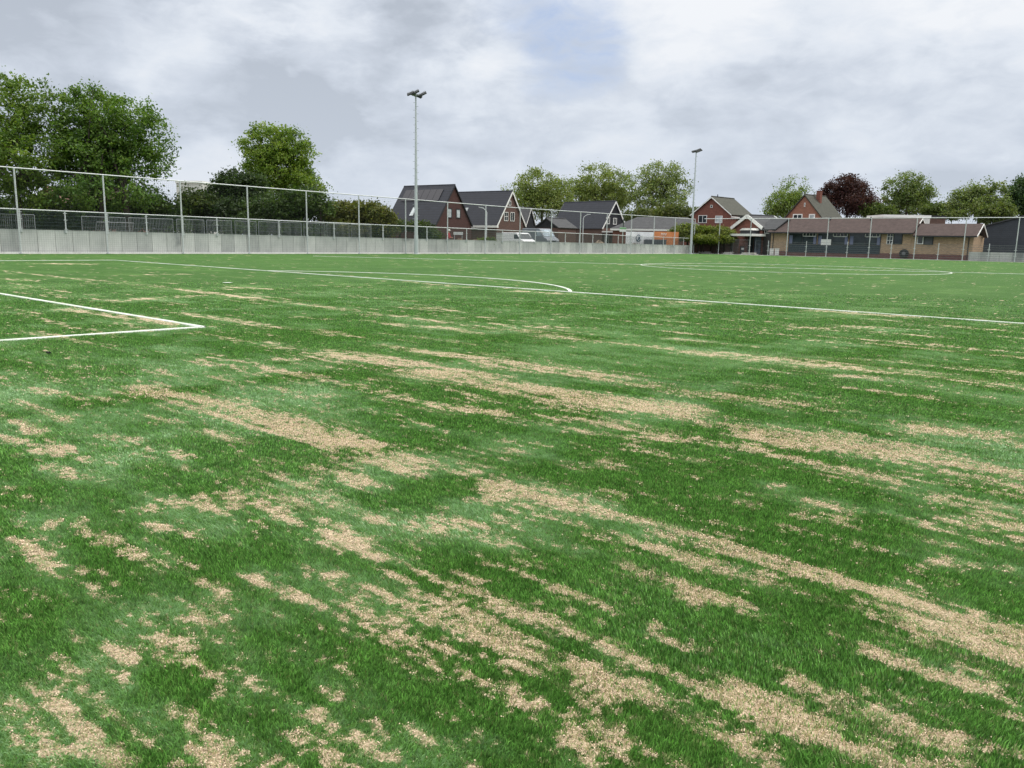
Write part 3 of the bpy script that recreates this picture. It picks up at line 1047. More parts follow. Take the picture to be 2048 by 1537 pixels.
# site fencing panels behind the railing
def site_panel(name, p0, p1, z0, z1, label, group, step=0.11, feet=True, parent_rz=None):
    c_ = (Vector(p0) + Vector(p1)) / 2
    d = Vector(p1) - Vector(p0)
    L = d.length
    rz = math.atan2(d.y, d.x)
    e_ = empty(name, (c_.x, c_.y, z0), rz, label, 'fence panel', group)
    h = z1 - z0
    f_ = MB()
    for s in (-1, 1):
        f_.tube([(s * L / 2 * 0.97, 0, 0), (s * L / 2 * 0.97, 0, h)], 0.021, 6)
    f_.tube([(-L / 2 * 0.97, 0, h), (L / 2 * 0.97, 0, h)], 0.021, 6)
    f_.tube([(-L / 2 * 0.97, 0, 0.12), (L / 2 * 0.97, 0, 0.12)], 0.018, 6)
    f_.build('frame', site_steel, e_, True)
    b_ = MB()
    n = max(3, int(L / step))
    for i in range(1, n):
        x_ = -L / 2 * 0.97 + L * 0.97 * i / n
        b_.bar((x_, 0, 0.12), (x_, 0, h), 0.011)
    for i in range(1, 4):
        b_.bar((-L / 2 * 0.97, 0.012, h * i / 4), (L / 2 * 0.97, 0.012, h * i / 4), 0.008)
    b_.build('bars', site_steel, e_)
    if feet:
        for s in (-1, 1):
            k_ = MB()
            k_.bar((s * L / 2 * 0.97, -0.28, -0.02), (s * L / 2 * 0.97, 0.0, 0.5), 0.025)
            k_.bar((s * L / 2 * 0.97, -0.32, 0.0), (s * L / 2 * 0.97, 0.32, 0.0), 0.05, 0.06)
            k_.build('foot', site_steel, e_)
    return e_


XB = -37.3
edges = [-30, 40, 70, 158, 255, 350, 410, 466, 513, 560, 606, 652, 700, 745]
bl = ['leftmost site fence panel, cut by the picture edge', 'site fence panel in front of the left tall tree', 'site fence panel just left of the leaning panel',
      'site fence panel right behind the small leaning panel', 'site fence panel just right of the leaning panel', 'site fence panel below the small white building',
      'site fence panel left of the pointed dark bush', 'site fence panel under the pointed dark bush', 'site fence panel left below the round green tree', 'site fence panel right below the round green tree',
      'site fence panel at the left end of the brownish hedge', 'site fence panel under the middle of the brownish hedge', 'site fence panel left of the near floodlight mast']
for i, (a_, b_) in enumerate(zip(edges[:-1], edges[1:])):
    if i in (2,):
        continue
    ya = 433 + (a_ - 158) * 0.030
    A_, B_ = ONX(a_ + 2, ya, XB), ONX(b_ - 2, ya + (b_ - a_) * 0.030, XB)
    zt_ = (A_.z + B_.z) / 2
    site_panel('site_fence_panel', (A_.x + random.uniform(-.15, .15), A_.y, 0), (B_.x + random.uniform(-.15, .15), B_.y, 0), 0.93, max(zt_, 2.0), bl[i], 'metal site fence panels behind the railing')
A_, B_ = ONX(186, 448, -36.4), ONX(262, 452, -36.4)
lp = site_panel('site_fence_panel', (A_.x, A_.y, 0), (B_.x, B_.y, 0), 0.98, A_.z + 0.25, 'small low fence panel leaning back behind the concrete wall', 'metal site fence panels behind the railing', 0.16, False)
lp.rotation_euler.rotate_axis('X', math.radians(28))
# open site fencing at the corner near the clubhouse
for a_, b_, yt, D, lb in ((1386, 1420, 478, 101.5, 'site fence panel beside the far floodlight mast'), (1421, 1464, 479, 101.5, 'site fence panel in front of the leafy hedge wall'), (1466, 1500, 480, 101.2, 'site fence panel in front of the white-gabled brick house'),
                          (1511, 1535, 482, 102.0, 'slanting site fence panel across the clubhouse entrance')):
    A_, B_ = ONY(a_, yt, D), ONY(b_, yt + 2, D + (2.0 if a_ > 1505 else 0))
    site_panel('site_fence_panel', (A_.x, A_.y, 0), (B_.x, B_.y, 0), 0.02, min(2.2, A_.z), lb, 'metal site fence panels by the clubhouse', 0.13)

# floodlight masts
black = mat('lamp_black', (0.035, 0.04, 0.04), 0.5, 0.2, 5.0)
lens = glassmat('lamp_glass', (0.30, 0.33, 0.34), 0.2)


def mast(x, y, H, r0, r1, label, heads, pegs=True):
    e_ = empty('floodlight_mast', (x, y, 0), 0, label, 'floodlight', 'floodlight masts at the edge of the pitch')
    p_ = MB()
    p_.tube([(0, 0, -0.05), (0, 0, 1.6)], [r0, r0 * 0.97], 14)
    p_.tube([(0, 0, 1.6), (0, 0, H * 0.55), (0, 0, H)], [r0 * 0.86, (r0 + r1) * 0.45, r1], 14)
    p_.box((0, 0, 0.0), (r0 * 3, r0 * 3, 0.05))
    p_.build('pole', mat('mast_steel', (0.50, 0.53, 0.545), 0.45, 0.08, 4.0, 0.25, 0.4), e_, True)
    if pegs:
        z_, s_ = 2.7, 1
        while z_ < H - 0.5:
            d = RH * s_
            rr = r0 * 0.86 + (r1 - r0 * 0.86) * z_ / H
            q_ = MB()
            q_.bar(d * rr * 0.8 + Vector((0, 0, z_)), d * (rr + 0.15) + Vector((0, 0, z_)), 0.025)
            q_.build('climbing_peg', galv2, e_)
            z_ += 0.30
            s_ = -s_
    c_ = MB()
    lo = min(h[0] for h in heads)
    hi = max(h[0] for h in heads)
    c_.bar(RH * lo * 0.8 + Vector((0, 0, H)), RH * hi * 0.8 + Vector((0, 0, H)), 0.08)
    c_.tube([(0, 0, H - 0.15), (0, 0, H + 0.12)], 0.07, 8)
    c_.build('crossarm', galv2, e_)
    for dx, dy, dz, ry, sc in heads:
        e0 = RH * dx + FH * dy + Vector((0, 0, H + dz))
        R = Matrix((RH, FH, Vector((0, 0, 1)))).transposed() @ Matrix.Rotation(math.radians(ry), 3, 'Y') @ Matrix.Rotation(math.radians(24), 3, 'X')
        hb = MB()
        hb.box(e0, (0.62 * sc, 0.62 * sc, 0.09), M=R)
        for k_ in range(5):
            hb.box(e0 + R @ Vector((-0.24 * sc + 0.12 * sc * k_, 0, 0.08)), (0.03, 0.5 * sc, 0.09), M=R)
        hb.box(e0 + R @ Vector((0, 0.24 * sc, -0.08)), (0.2, 0.12, 0.16), M=R)
        h_ = hb.build('lamp_head', black, e_)
        gl = MB()
        gl.box(e0 + R @ Vector((0, 0, -0.05)), (0.54 * sc, 0.54 * sc, 0.012), M=R)
        gl.build('lamp_lens', lens, h_)
    return e_


mast(-33.4, 47.68, 13.2, 0.185, 0.06, 'tall galvanised floodlight mast with four lamp heads beside the dark-roofed house',
     [(-0.42, -0.1, 0.12, -22, 1), (0.02, -0.2, 0.22, -24, 1), (0.62, -0.1, 0.10, -26, 1), (0.26, 0.25, -0.05, 22, 0.75), (-0.2, 0.3, 0.1, 20, 0.7)])
mast(-33.4, 95.4, 12.85, 0.18, 0.06, 'farther floodlight mast with one dark lamp cluster beside the red brick house',
     [(0.28, -0.1, 0.18, -22, 1.25), (-0.28, 0.1, 0.06, -14, 0.8)], True)

# ------------------------------------------------------------------ houses
brown_brick = mat('brick_dark_red', (0.070, 0.030, 0.026), 0.85, 0.25, 1.2, brick=True)
grey_brick = mat('brick_brown', (0.120, 0.068, 0.054), 0.85, 0.25, 1.2, brick=True)
red_brick = mat('brick_red', (0.185, 0.068, 0.047), 0.85, 0.2, 1.0, brick=True)
orange_brick = mat('brick_orange', (0.26, 0.12, 0.078), 0.85, 0.2, 1.0, brick=True)
tan_brick = mat('brick_tan', (0.40, 0.285, 0.18), 0.85, 0.18, 1.0, brick=True)
plinth_brick = mat('brick_plinth', (0.15, 0.07, 0.06), 0.85, 0.2, 1.0, brick=True)
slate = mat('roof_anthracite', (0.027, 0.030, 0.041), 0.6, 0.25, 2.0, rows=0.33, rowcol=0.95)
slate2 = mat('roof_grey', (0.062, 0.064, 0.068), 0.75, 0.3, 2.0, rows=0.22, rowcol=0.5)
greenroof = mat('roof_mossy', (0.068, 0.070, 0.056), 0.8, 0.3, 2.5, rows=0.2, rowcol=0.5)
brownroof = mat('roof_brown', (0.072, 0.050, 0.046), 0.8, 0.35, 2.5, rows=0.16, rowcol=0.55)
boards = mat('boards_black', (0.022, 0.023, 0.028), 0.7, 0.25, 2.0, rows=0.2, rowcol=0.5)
white = mat('white_paint', (0.78, 0.78, 0.75), 0.5, 0.06, 2.0)
offwhite = mat('white_weathered', (0.60, 0.60, 0.57), 0.7, 0.15, 1.5)
darkframe = mat('frame_dark', (0.03, 0.032, 0.036), 0.5, 0.2, 2.0)
glass = glassmat('window_glass')
glass_l = glassmat('window_pale', (0.42, 0.46, 0.47), 0.25)
curtain = mat('curtain_blue', (0.16, 0.18, 0.27), 0.9, 0.25, 4.0, stretch=(6, 1, 0.3))


class House:
    def __init__(self, name, label, cat, pos, rot, w, L, eave, ridge, base_z, wall, roof, over=0.25, trim=None, gable=None, trimw=0.16):
        self.e = empty(name, (pos[0], pos[1], base_z), math.radians(rot), label, cat)
        self.M = Matrix.Translation((pos[0], pos[1], base_z)) @ Matrix.Rotation(math.radians(rot), 4, 'Z')
        self.Mi = self.M.inverted()
        self.w, self.L = w, L
        ez, rz_ = eave - base_z, ridge - base_z
        self.ez, self.rz = ez, rz_
        h = w / 2
        th = 0.14
        self.slope = math.atan2(rz_ - ez, h)
        wb_ = MB()
        zc = ez - 0.02
        if gable:
            wb_.prism([(-h, -0.4), (h, -0.4), (h, zc), (-h, zc)], 0, L)
            wb_.build('walls', wall, self.e)
            gb = MB()
            gb.prism([(-h, zc + 0.01), (h, zc + 0.01), (0, rz_ - 0.10)], -0.03, 0.25)
            gb.build('gable', gable, self.e)
            gb = MB()
            gb.prism([(-h, zc + 0.01), (h, zc + 0.01), (0, rz_ - 0.10)], L - 0.25, L)
            gb.build('gable', gable, self.e)
        else:
            wb_.prism([(-h, -0.4), (h, -0.4), (h, zc), (0, rz_ - 0.10), (-h, zc)], 0, L)
            wb_.build('walls', wall, self.e)
        rb = MB()
        ox = over * 0.7
        dz = ox * math.tan(self.slope)
        for s in (-1, 1):
            n_ = Vector((s * math.sin(self.slope), 0, math.cos(self.slope))) * th
            p = [Vector((0, 0, rz_)), Vector((s * (h + ox), 0, ez - dz))]
            quad = [(p[0].x, p[0].z), (p[1].x, p[1].z), (p[1].x + n_.x, p[1].z + n_.z), (0, rz_ + th / math.cos(self.slope))]
            rb.prism(quad, -over, L + over)
        rb.tube([(0, -over, rz_ + th * 1.35), (0, L + over, rz_ + th * 1.35)], 0.09, 8)
        self.roof = rb.build('roof', roof, self.e)
        if trim:
            for yy in (-over, L + over):
                tb = MB()
                for s in (-1, 1):
                    a_ = Vector((0, yy, rz_ + th * 0.4))
                    b_ = Vector((s * (h + ox), yy, ez - dz + th * 0.2))
                    tb.bar(a_, b_, 0.07, trimw)
                tb.build('bargeboard', trim, self.e)
        self.th = th

    def loc(self, px, py, y=0.0):
        """survey a pixel onto the local plane y = const, giving local x, z"""
        o_ = self.Mi @ CAM
        d = self.Mi.to_3x3() @ ray(px, py)
        k = (y - o_.y) / d.y
        q = o_ + d * k
        return q.x, q.z

    def win(self, x0, z0, x1, z1, frame=None, pane=None, y=0.0, mull=(1, 0), fw=0.07, parent=None, label=None):
        frame, pane = frame or white, pane or glass
        if x0 > x1:
            x0, x1 = x1, x0
        if z0 > z1:
            z0, z1 = z1, z0
        f_ = MB()
        f_.bbox((x0, y - 0.07, z0), (x1, y + 0.02, z0 + fw))
        f_.bbox((x0, y - 0.07, z1 - fw), (x1, y + 0.02, z1))
        f_.bbox((x0, y - 0.07, z0 + fw), (x0 + fw, y + 0.02, z1 - fw))
        f_.bbox((x1 - fw, y - 0.07, z0 + fw), (x1, y + 0.02, z1 - fw))
        for i in range(mull[0]):
            xm = x0 + (x1 - x0) * (i + 1) / (mull[0] + 1)
            f_.bbox((xm - fw * 0.4, y - 0.06, z0 + fw), (xm + fw * 0.4, y + 0.02, z1 - fw))
        for i in range(mull[1]):
            zm = z0 + (z1 - z0) * (i + 1) / (mull[1] + 1)
            f_.bbox((x0 + fw, y - 0.055, zm - fw * 0.35), (x1 - fw, y + 0.02, zm + fw * 0.35))
        w_ = f_.build('window', frame, parent or self.e)
        p_ = MB()
        p_.bbox((x0 + fw * 0.8, y - 0.035, z0 + fw * 0.8), (x1 - fw * 0.8, y - 0.01, z1 - fw * 0.8))
        p_.build('pane', pane, w_)
        if label:
            w_['label'] = label
        return w_

    def winpx(self, x0, y0, x1, y1, y=0.0, **k):
        a_, b_ = self.loc(x0, y0, y), self.loc(x1, y1, y)
        c_, d_ = self.loc(x0, y1, y), self.loc(x1, y0, y)
        return self.win((a_[0] + c_[0]) / 2, (a_[1] + d_[1]) / 2, (b_[0] + d_[0]) / 2, (b_[1] + c_[1]) / 2, y=y, **k)

    def on_slope(self, side, y0, y1, f0, f1, lift, thick, m_, name, parent=None):
        """flat slab lying on a roof slope; f is the fraction from eave (0) to ridge (1)"""
        h = self.w / 2
        sb = MB()
        pts = []
        n_ = Vector((side * math.sin(self.slope), 0, math.cos(self.slope)))
        for f_ in (f0, f1):
            for y_ in (y0, y1):
                q = Vector((side * h * (1 - f_), y_, self.ez + (self.rz - self.ez) * f_)) + n_ * (self.th + lift)
                pts.append(q)
        vs = pts + [p + n_ * thick for p in pts]
        sb.add(vs, [(0, 1, 3, 2), (4, 6, 7, 5), (0, 4, 5, 1), (2, 3, 7, 6), (0, 2, 6, 4), (1, 5, 7, 3)])
        return sb.build(name, m_, parent or self.e)

    def gutter(self, side, m_, sz=0.14):
        h = self.w / 2 + 0.2
        g_ = MB()
        g_.bbox((side * h - sz / 2, -0.3, self.ez - 0.42), (side * h + sz / 2, self.L + 0.3, self.ez - 0.42 + sz))
        return g_.build('gutter', m_, self.e)


ZB = 0.42
h1 = House('brick_house', 'dark red brick house with steep black roof and solar panels', 'house', (-56.96, 75.36), 95.1, 7.11, 8.77, 3.16, 8.09, ZB, brown_brick, slate, 0.15, darkframe, trimw=0.12)
solar = mat('solar_panel', (0.022, 0.022, 0.030), 0.25, 0.15, 0.9)
for k in range(6):
    h1.on_slope(-1, 1.35 + 1.12 * k, 2.43 + 1.12 * k, 0.60, 0.90, 0.05, 0.04, solar, 'solar_panel')
h1.on_slope(-1, 4.55, 5.15, 0.20, 0.42, 0.02, 0.06, glass_l, 'skylight')
for q in ((894.5, 417, 903.3, 436.5), (912, 418.5, 920.3, 437)):
    h1.winpx(*q, frame=darkframe, pane=glass_l, mull=(0, 0), fw=0.09)
h1.gutter(-1, darkframe)

h2 = House('brick_house', 'brown brick house with black roof and white gable boards', 'house', (-56.08, 85.55), 95.6, 6.51, 9.59, 3.39, 7.85, ZB, grey_brick, slate, 0.2, white, trimw=0.2)
h2.winpx(1007.8, 424.5, 1016, 442.5, mull=(1, 1))
h2.winpx(1020.5, 425, 1028.5, 443, mull=(1, 0))
h2.winpx(1017, 402, 1021.5, 411.5, mull=(0, 0))
h2.on_slope(-1, 6.15, 6.85, 0.30, 0.50, 0.02, 0.06, glass_l, 'skylight')
h2.gutter(-1, white, 0.30)

h3 = House('brick_house', 'small house with grey roof half hidden behind the white-gabled house', 'house', (-65.4, 100.6), 112, 4.91, 6.5, 3.69, 6.3, ZB, boards, slate2, 0.2, white, trimw=0.14)
h4 = House('brick_house', 'house with black boarded gable, white gable trim and anthracite roof', 'house', (-52.6, 105.62), 84, 5.6, 10.61, 3.45, 7.38, ZB, grey_brick, slate, 0.2, white, gable=boards, trimw=0.18)
h4.winpx(1212, 435.5, 1219, 448.5, y=-0.03, mull=(1, 0))
h4.winpx(1226, 436.5, 1233, 449.5, y=-0.03, mull=(1, 0))
pc_ = MB()
pc_.bbox((-2.9, -2.2, 2.35), (2.3, -0.05, 2.55))
pc_.build('porch_roof', offwhite, h4.e)
h4.win(-2.2, 0.2, -1.2, 2.2, mull=(0, 0))
h4.win(0.2, 0.4, 2.0, 2.2, frame=darkframe, mull=(2, 0))

sh = House('shed', 'low shed with black boarded gable and weathered grey roof', 'shed', (-54.4, 91.31), 6, 3.9, 4.9, 3.2, 4.42, ZB, grey_brick, slate2, 0.2, None, gable=boards)

# brick house in the middle distance, behind the leafy wall
hm = House('brick_house', 'red brick house with white-edged gable and mossy grey roof', 'house', (-39.22, 111.27), -1.0, 6.5, 6.51, 5.6, 8.07, 0.1, red_brick, greenroof, 0.25, white, trimw=0.14)
hm.winpx(1397, 431, 1414, 446.5, mull=(1, 0))
hm.winpx(1430.5, 432, 1445, 446.5, pane=glass_l, mull=(0, 0))
hm.winpx(1421, 410.5, 1425.5, 416, mull=(0, 0), fw=0.05)
hm.gutter(1, white, 0.14)
ct = MB()
ct.tube([(0.05, 1.5, hm.rz), (0.05, 1.5, hm.rz + 0.55)], 0.07, 8)
ct.build('vent_pipe', darkframe, hm.e)
an = MB()
an.bbox((3.3, 2.4, -0.3), (8.3, 6.4, 4.6))
an.build('annex_walls', red_brick, hm.e)
an = MB()
an.prism([(3.28, 4.62), (8.6, 4.62), (8.4, 5.2), (3.28, 5.35)], 2.2, 6.6)
an.build('annex_roof', slate2, hm.e)

hb_ = House('brick_house', 'orange-brown brick house with pointed gable and chimney beside the copper tree', 'house', (-31.05, 125.43), -6.0, 7.6, 6.5, 4.7, 8.93, 0.1, orange_brick, greenroof, 0.2, None)
hb_.winpx(1586, 428.5, 1605, 440, mull=(1, 0), fw=0.14)
hb_.winpx(1618, 428.5, 1630, 440, pane=glass_l, mull=(0, 0), fw=0.16)
hb_.winpx(1608.5, 406, 1611, 414, mull=(0, 0), fw=0.05)
ch = MB()
ch.bbox((0.5, 2.6, hb_.rz - 1.2), (1.15, 3.2, hb_.rz + 0.75))
ch.bbox((0.45, 2.55, hb_.rz + 0.75), (1.2, 3.25, hb_.rz + 0.85))
ch.build('chimney', red_brick, hb_.roof)

# clubhouse with white gable and canopy
cp = AT(1496.5, 433, 109)
cl = House('clubhouse', 'brick clubhouse with broad white gable boards beside the long pavilion', 'building', (cp.x, cp.y), -18, 5.3, 4.6, 3.55, cp.z, 0.05, red_brick, slate2, 0.25, white, trimw=0.42)
cnp = MB()
cnp.bbox((-0.6, -2.6, 2.38), (3.3, -0.02, 2.68))
cnp.build('canopy', white, cl.e)
cnp = MB()
cnp.prism([(0.1, 3.15), (2.3, 3.15), (2.1, 3.42), (0.6, 3.42)], -1.6, -0.02)
cnp.build('rooflight', offwhite, cl.e)
cnp = MB()
cnp.bbox((0.2, -1.5, 2.70), (2.2, -0.03, 3.14))
cnp.build('rooflight_base', darkframe, cl.e)
cl.win(0.3, 0.05, 1.3, 2.3, frame=darkframe, mull=(0, 0))
cl.win(1.4, 0.05, 2.6, 2.3, frame=darkframe, pane=glassmat('door_glass', (0.09, 0.12, 0.17)), mull=(1, 0))
wn_ = MB()
wn_.bbox((2.66, 0.3, -0.2), (4.6, 4.0, 3.3))
wn_.build('side_wing', mat('wing_dark', (0.06, 0.055, 0.055), 0.8, 0.2, 2.0), cl.e)
cl.win(2.8, 2.75, 3.6, 3.25, y=0.3, mull=(1, 0))
wn_ = MB()
wn_.prism([(-0.2, 3.3), (2.2, 4.75), (4.6, 3.3), (4.6, 3.16), (2.2, 4.6), (-0.2, 3.16)], 2.0, 5.0)
wn_.v = [(b_, a_, c_) for a_, b_, c_ in wn_.v]
wn_.build('side_roof', slate2, cl.e)

# long pavilion, front wall parallel to the goal line
PY = 102.5
pa = empty('pavilion', (-24.0, PY, 0), 0, 'long low tan brick pavilion with brown tiled roof and curtained windows', 'building')


class Pav(House):
    def __init__(self, e):
        self.e = e
        self.M = Matrix.Translation(e.location)
        self.Mi = self.M.inverted()


pv = Pav(pa)


def px_x(px, py=490):
    return pv.loc(px, py)[0]


xl, xm, xr = px_x(1541), px_x(1822), px_x(1946)
bx = MB()
bx.bbox((xl, 0, 0.62), (xm, 5.5, 3.05))
bx.bbox((xm + 0.005, 0.02, 0.62), (xr, 5.0, 2.8))
bx.build('walls', tan_brick, pa)
bx = MB()
bx.bbox((xl - 0.02, -0.03, -0.35), (xr + 0.02, 5.45, 0.62))
bx.build('plinth', plinth_brick, pa)
rb = MB()
rb.prism([(-0.5, 3.0), (2.7, 4.78), (5.9, 3.0), (5.9, 2.86), (2.7, 4.62), (-0.5, 2.86)], xl - 0.35, xm + 0.25)
rb.v = [(b_, a_, c_) for a_, b_, c_ in rb.v]
roofA = rb.build('roof', brownroof, pa)
rb = MB()
rb.prism([(-0.55, 2.72), (1.9, 4.12), (4.4, 2.72), (4.4, 2.58), (1.9, 3.97), (-0.55, 2.58)], xm + 0.27, xr + 0.45)
rb.v = [(b_, a_, c_) for a_, b_, c_ in rb.v]
roofB = rb.build('roof', brownroof, pa)
roofB['label'] = 'lower tiled roof of the pavilion extension'
for k, x_ in enumerate((px_x(1642), px_x(1724))):
    v_ = MB()
    v_.tube([(x_, 2.3, 4.4), (x_, 2.3, 4.95)], 0.10, 8)
    v_.build('roof_vent', darkframe, roofA)
bb = MB()
for s in (-1, 1):
    bb.bar((xr + 0.47, 1.9, 4.05), (xr + 0.47, 1.9 + s * 2.5, 2.65), 0.05, 0.16)
bb.build('bargeboard', white, pa)
bb = MB()
for s in (-1, 1):
    bb.bar((xm + 0.27, 2.7, 4.7), (xm + 0.27, 2.7 + s * 1.1, 4.1), 0.05, 0.14)
bb.build('bargeboard', white, pa)
g_ = MB()
g_.bbox((xl - 0.35, -0.62, 2.84), (xm + 0.2, -0.51, 2.96))
g_.bbox((xm + 0.3, -0.66, 2.56), (xr + 0.4, -0.56, 2.68))
g_.build('gutter', darkframe, pa)
dp = MB()
dp.tube([(px_x(1546), -0.06, 2.8), (px_x(1546), -0.06, 0.1)], 0.05, 8)
dp.build('downpipe', darkframe, pa)
dp = MB()
dp.tube([(px_x(1937), -0.06, 2.6), (px_x(1937), -0.06, 0.1)], 0.05, 8)
dp.build('downpipe', darkframe, pa)
# the three wide glazed bays
bay0, bay1 = px_x(1577), px_x(1761)
zs = [pv.loc(1660, y_)[1] for y_ in (467, 472, 490, 507)]
sp_ = MB()
sp_.bbox((bay0, -0.05, zs[3]), (bay1, 0.0, zs[2] - 0.02))
sp_.build('spandrel', mat('spandrel_dark', (0.028, 0.04, 0.052), 0.35, 0.2, 1.5), pa)
bays = [(1577, 1633), (1635, 1696), (1698, 1761)]
for a_, b_ in bays:
    x0, x1 = px_x(a_), px_x(b_)
    w_ = pv.win(x0, zs[2], x1, 2.98, frame=darkframe, mull=(1, 0), fw=0.06)
    xa, xb = x0 + (x1 - x0) * 0.50, x1 - 0.10
    fb = MB()
    z0_, z1_ = zs[1] - 0.12, 2.95
    for q in (((xa, -0.12, z0_), (xb, -0.075, z0_ + 0.07)), ((xa, -0.12, z1_ - 0.07), (xb, -0.075, z1_)), ((xa, -0.12, z0_), (xa + 0.07, -0.075, z1_)), ((xb - 0.07, -0.12, z0_), (xb, -0.075, z1_))):
        fb.bbox(*q)
    for k in (1, 2, 3):
        xk = xa + (xb - xa) * k / 4
        fb.bbox((xk - 0.02, -0.115, z0_ + 0.07), (xk + 0.02, -0.08, z1_ - 0.07))
    fb.build('top_light', white, w_)
    for xc, wd in ((x0 + 0.28, 0.42), (x1 - 0.25, 0.36)):
        cb_ = MB()
        nn = 7
        vs = []
        for i in range(nn + 1):
            xx = xc - wd / 2 + wd * i / nn
            vs += [(xx, -0.045 - 0.012 * (i % 2), zs[2] + 0.07), (xx, -0.045 - 0.012 * (i % 2), 2.6)]
        cb_.add(vs, [(2 * i, 2 * i + 2, 2 * i + 3, 2 * i + 1) for i in range(nn)])
        cb_.build('curtain', curtain, w_)
nt = MB()
na, nb2 = pv.loc(1643, 479), pv.loc(1662, 491)
nt.bbox((na[0], -0.10, nb2[1]), (nb2[0], -0.075, na[1]))
nt.build('window_notice', white, pa)
# two smaller windows to the right
pv.winpx(1774, 466, 1786.5, 489, mull=(1, 2), fw=0.07)
pv.winpx(1787, 465.5, 1805, 489, frame=darkframe, mull=(0, 0))
pv.winpx(1834.5, 467, 1847.5, 489, mull=(0, 0), fw=0.09, pane=glassmat('window_grey', (0.05, 0.055, 0.05)))
pv.winpx(1848, 466.5, 1867, 490, frame=darkframe, pane=mat('blind_grey', (0.10, 0.105, 0.115), 0.7, 0.1, 2.0), mull=(0, 0))

# low building with hipped roof behind the banners
A_, B_ = AT(1222, 458, 117), AT(1402, 456, 112.5)
d = Vector((B_.x - A_.x, B_.y - A_.y, 0))
rz = math.atan2(d.y, d.x)
Lb = d.length
lb_ = empty('low_building', (A_.x, A_.y, 0.2), rz, 'low red brick building with grey hipped roof and white fascia', 'building')
q = MB()
q.bbox((0.2, 0.3, -0.3), (Lb, 7, A_.z - 0.2))
q.build('walls', red_brick, lb_)
q = MB()
q.bbox((-0.1, -0.05, A_.z - 0.42), (Lb + 0.2, 0.1, A_.z - 0.16))
q.build('fascia', white, lb_)
zf, ztp = A_.z - 0.16, A_.z + 1.6
q = MB()
q.add([(-0.2, -0.06, zf), (Lb + 0.3, -0.06, zf), (Lb + 0.3, 7.2, zf), (-0.2, 7.2, zf), (3.0, 3.5, ztp), (Lb - 2.5, 3.5, ztp)],
      [(0, 1, 5, 4), (1, 2, 5), (2, 3, 4, 5), (3, 0, 4), (3, 2, 1, 0)])
q.build('roof', slate2, lb_)

# dark barn at the right edge
A_, B_ = AT(1969, 453, 96), AT(2200, 455, 88)
d = Vector((B_.x - A_.x, B_.y - A_.y, 0))
bz = math.atan2(d.y, d.x)
bn = empty('barn', (A_.x, A_.y, 0.3), bz, 'large dark grey boarded barn at the right edge', 'barn')
Lb = d.length
hz_ = A_.z - 0.3
q = MB()
q.prism([(0, -0.4), (Lb, -0.4), (Lb, hz_ + 0.4), (4.6, hz_ + 1.25), (0, hz_ - 0.05)], 0, 9)
q.build('walls', mat('barn_boards', (0.050, 0.058, 0.070), 0.75, 0.2, 1.0, rows=0.24, rowcol=0.35), bn)
q = MB()
q.prism([(-0.2, hz_ - 0.08), (4.6, hz_ + 1.27), (Lb + 0.2, hz_ + 0.4), (Lb + 0.2, hz_ + 0.52), (4.6, hz_ + 1.42), (-0.2, hz_ + 0.04)], -0.2, 9.2)
q.build('roof', mat('barn_roof', (0.04, 0.042, 0.045), 0.7, 0.2, 1.0), bn)

# pale flat-roofed blocks further back
def block(name, label, x0, y0, x1, y1, D, wall, cap, depth=6.0, zb=-0.1):
    a_, b_ = AT(x0, y0, D), AT(x1, y0, D)
    c_ = (a_ + b_) / 2
    rz_ = math.atan2(b_.y - a_.y, b_.x - a_.x)
    wd = (b_ - a_).length
    zl = AT((x0 + x1) / 2, y0, D).z
    e_ = empty(name, (c_.x, c_.y, zb), rz_, label, 'building')
    q_ = MB()
    q_.bbox((-wd / 2, 0, 0), (wd / 2, depth, zl - zb - 0.35))
    q_.build('walls', wall, e_)
    q_ = MB()
    q_.bbox((-wd / 2 - 0.1, -0.12, zl - zb - 0.35), (wd / 2 + 0.1, depth + 0.1, zl - zb))
    q_.build('roof_edge', cap, e_)
    return e_


block('flat_roofed_building', 'pale flat-roofed building just above the pavilion roof', 1768, 430.5, 1861, 445, 128, offwhite, white)
block('flat_roofed_building', 'brown flat building beside the pale one above the pavilion', 1862, 432, 1892, 445, 130, grey_brick, slate2)
block('flat_roofed_building', 'small brown shed with white roof edge beside the barn', 1946, 458, 1971, 500, 103, plinth_brick, white, 3.0)
block('flat_roofed_building', 'white flat building glimpsed between the tall trees and dark bush', 352, 362, 404, 400, 120, offwhite, white, 8, ZB)
th_ = House('brick_house', 'house with brown tiled roof glimpsed under the left tall trees', 'house', (AT(95, 400, 110).x, AT(95, 400, 110).y), 20, 9, 13, 4.2, 7.2, ZB, orange_brick, mat('roof_orange', (0.22, 0.13, 0.10), 0.8, 0.3, 2.0, rows=0.2, rowcol=0.4), 0.2, None)
# ------------------------------------------------------------------ things around the site
def frame_at(px, py, D, rz=None, z=None):
    p = AT(px, py, D)
    return p


def DW(px):
    """distance at which the long concrete wall stands along a pixel column"""
    return (ONX(px, 480, -34.4) - CAM).dot(FW)


def DN(px, y, py=505):
    """distance of the plane Y = y along a pixel column"""
    return (ONY(px, py, y) - CAM).dot(FW)


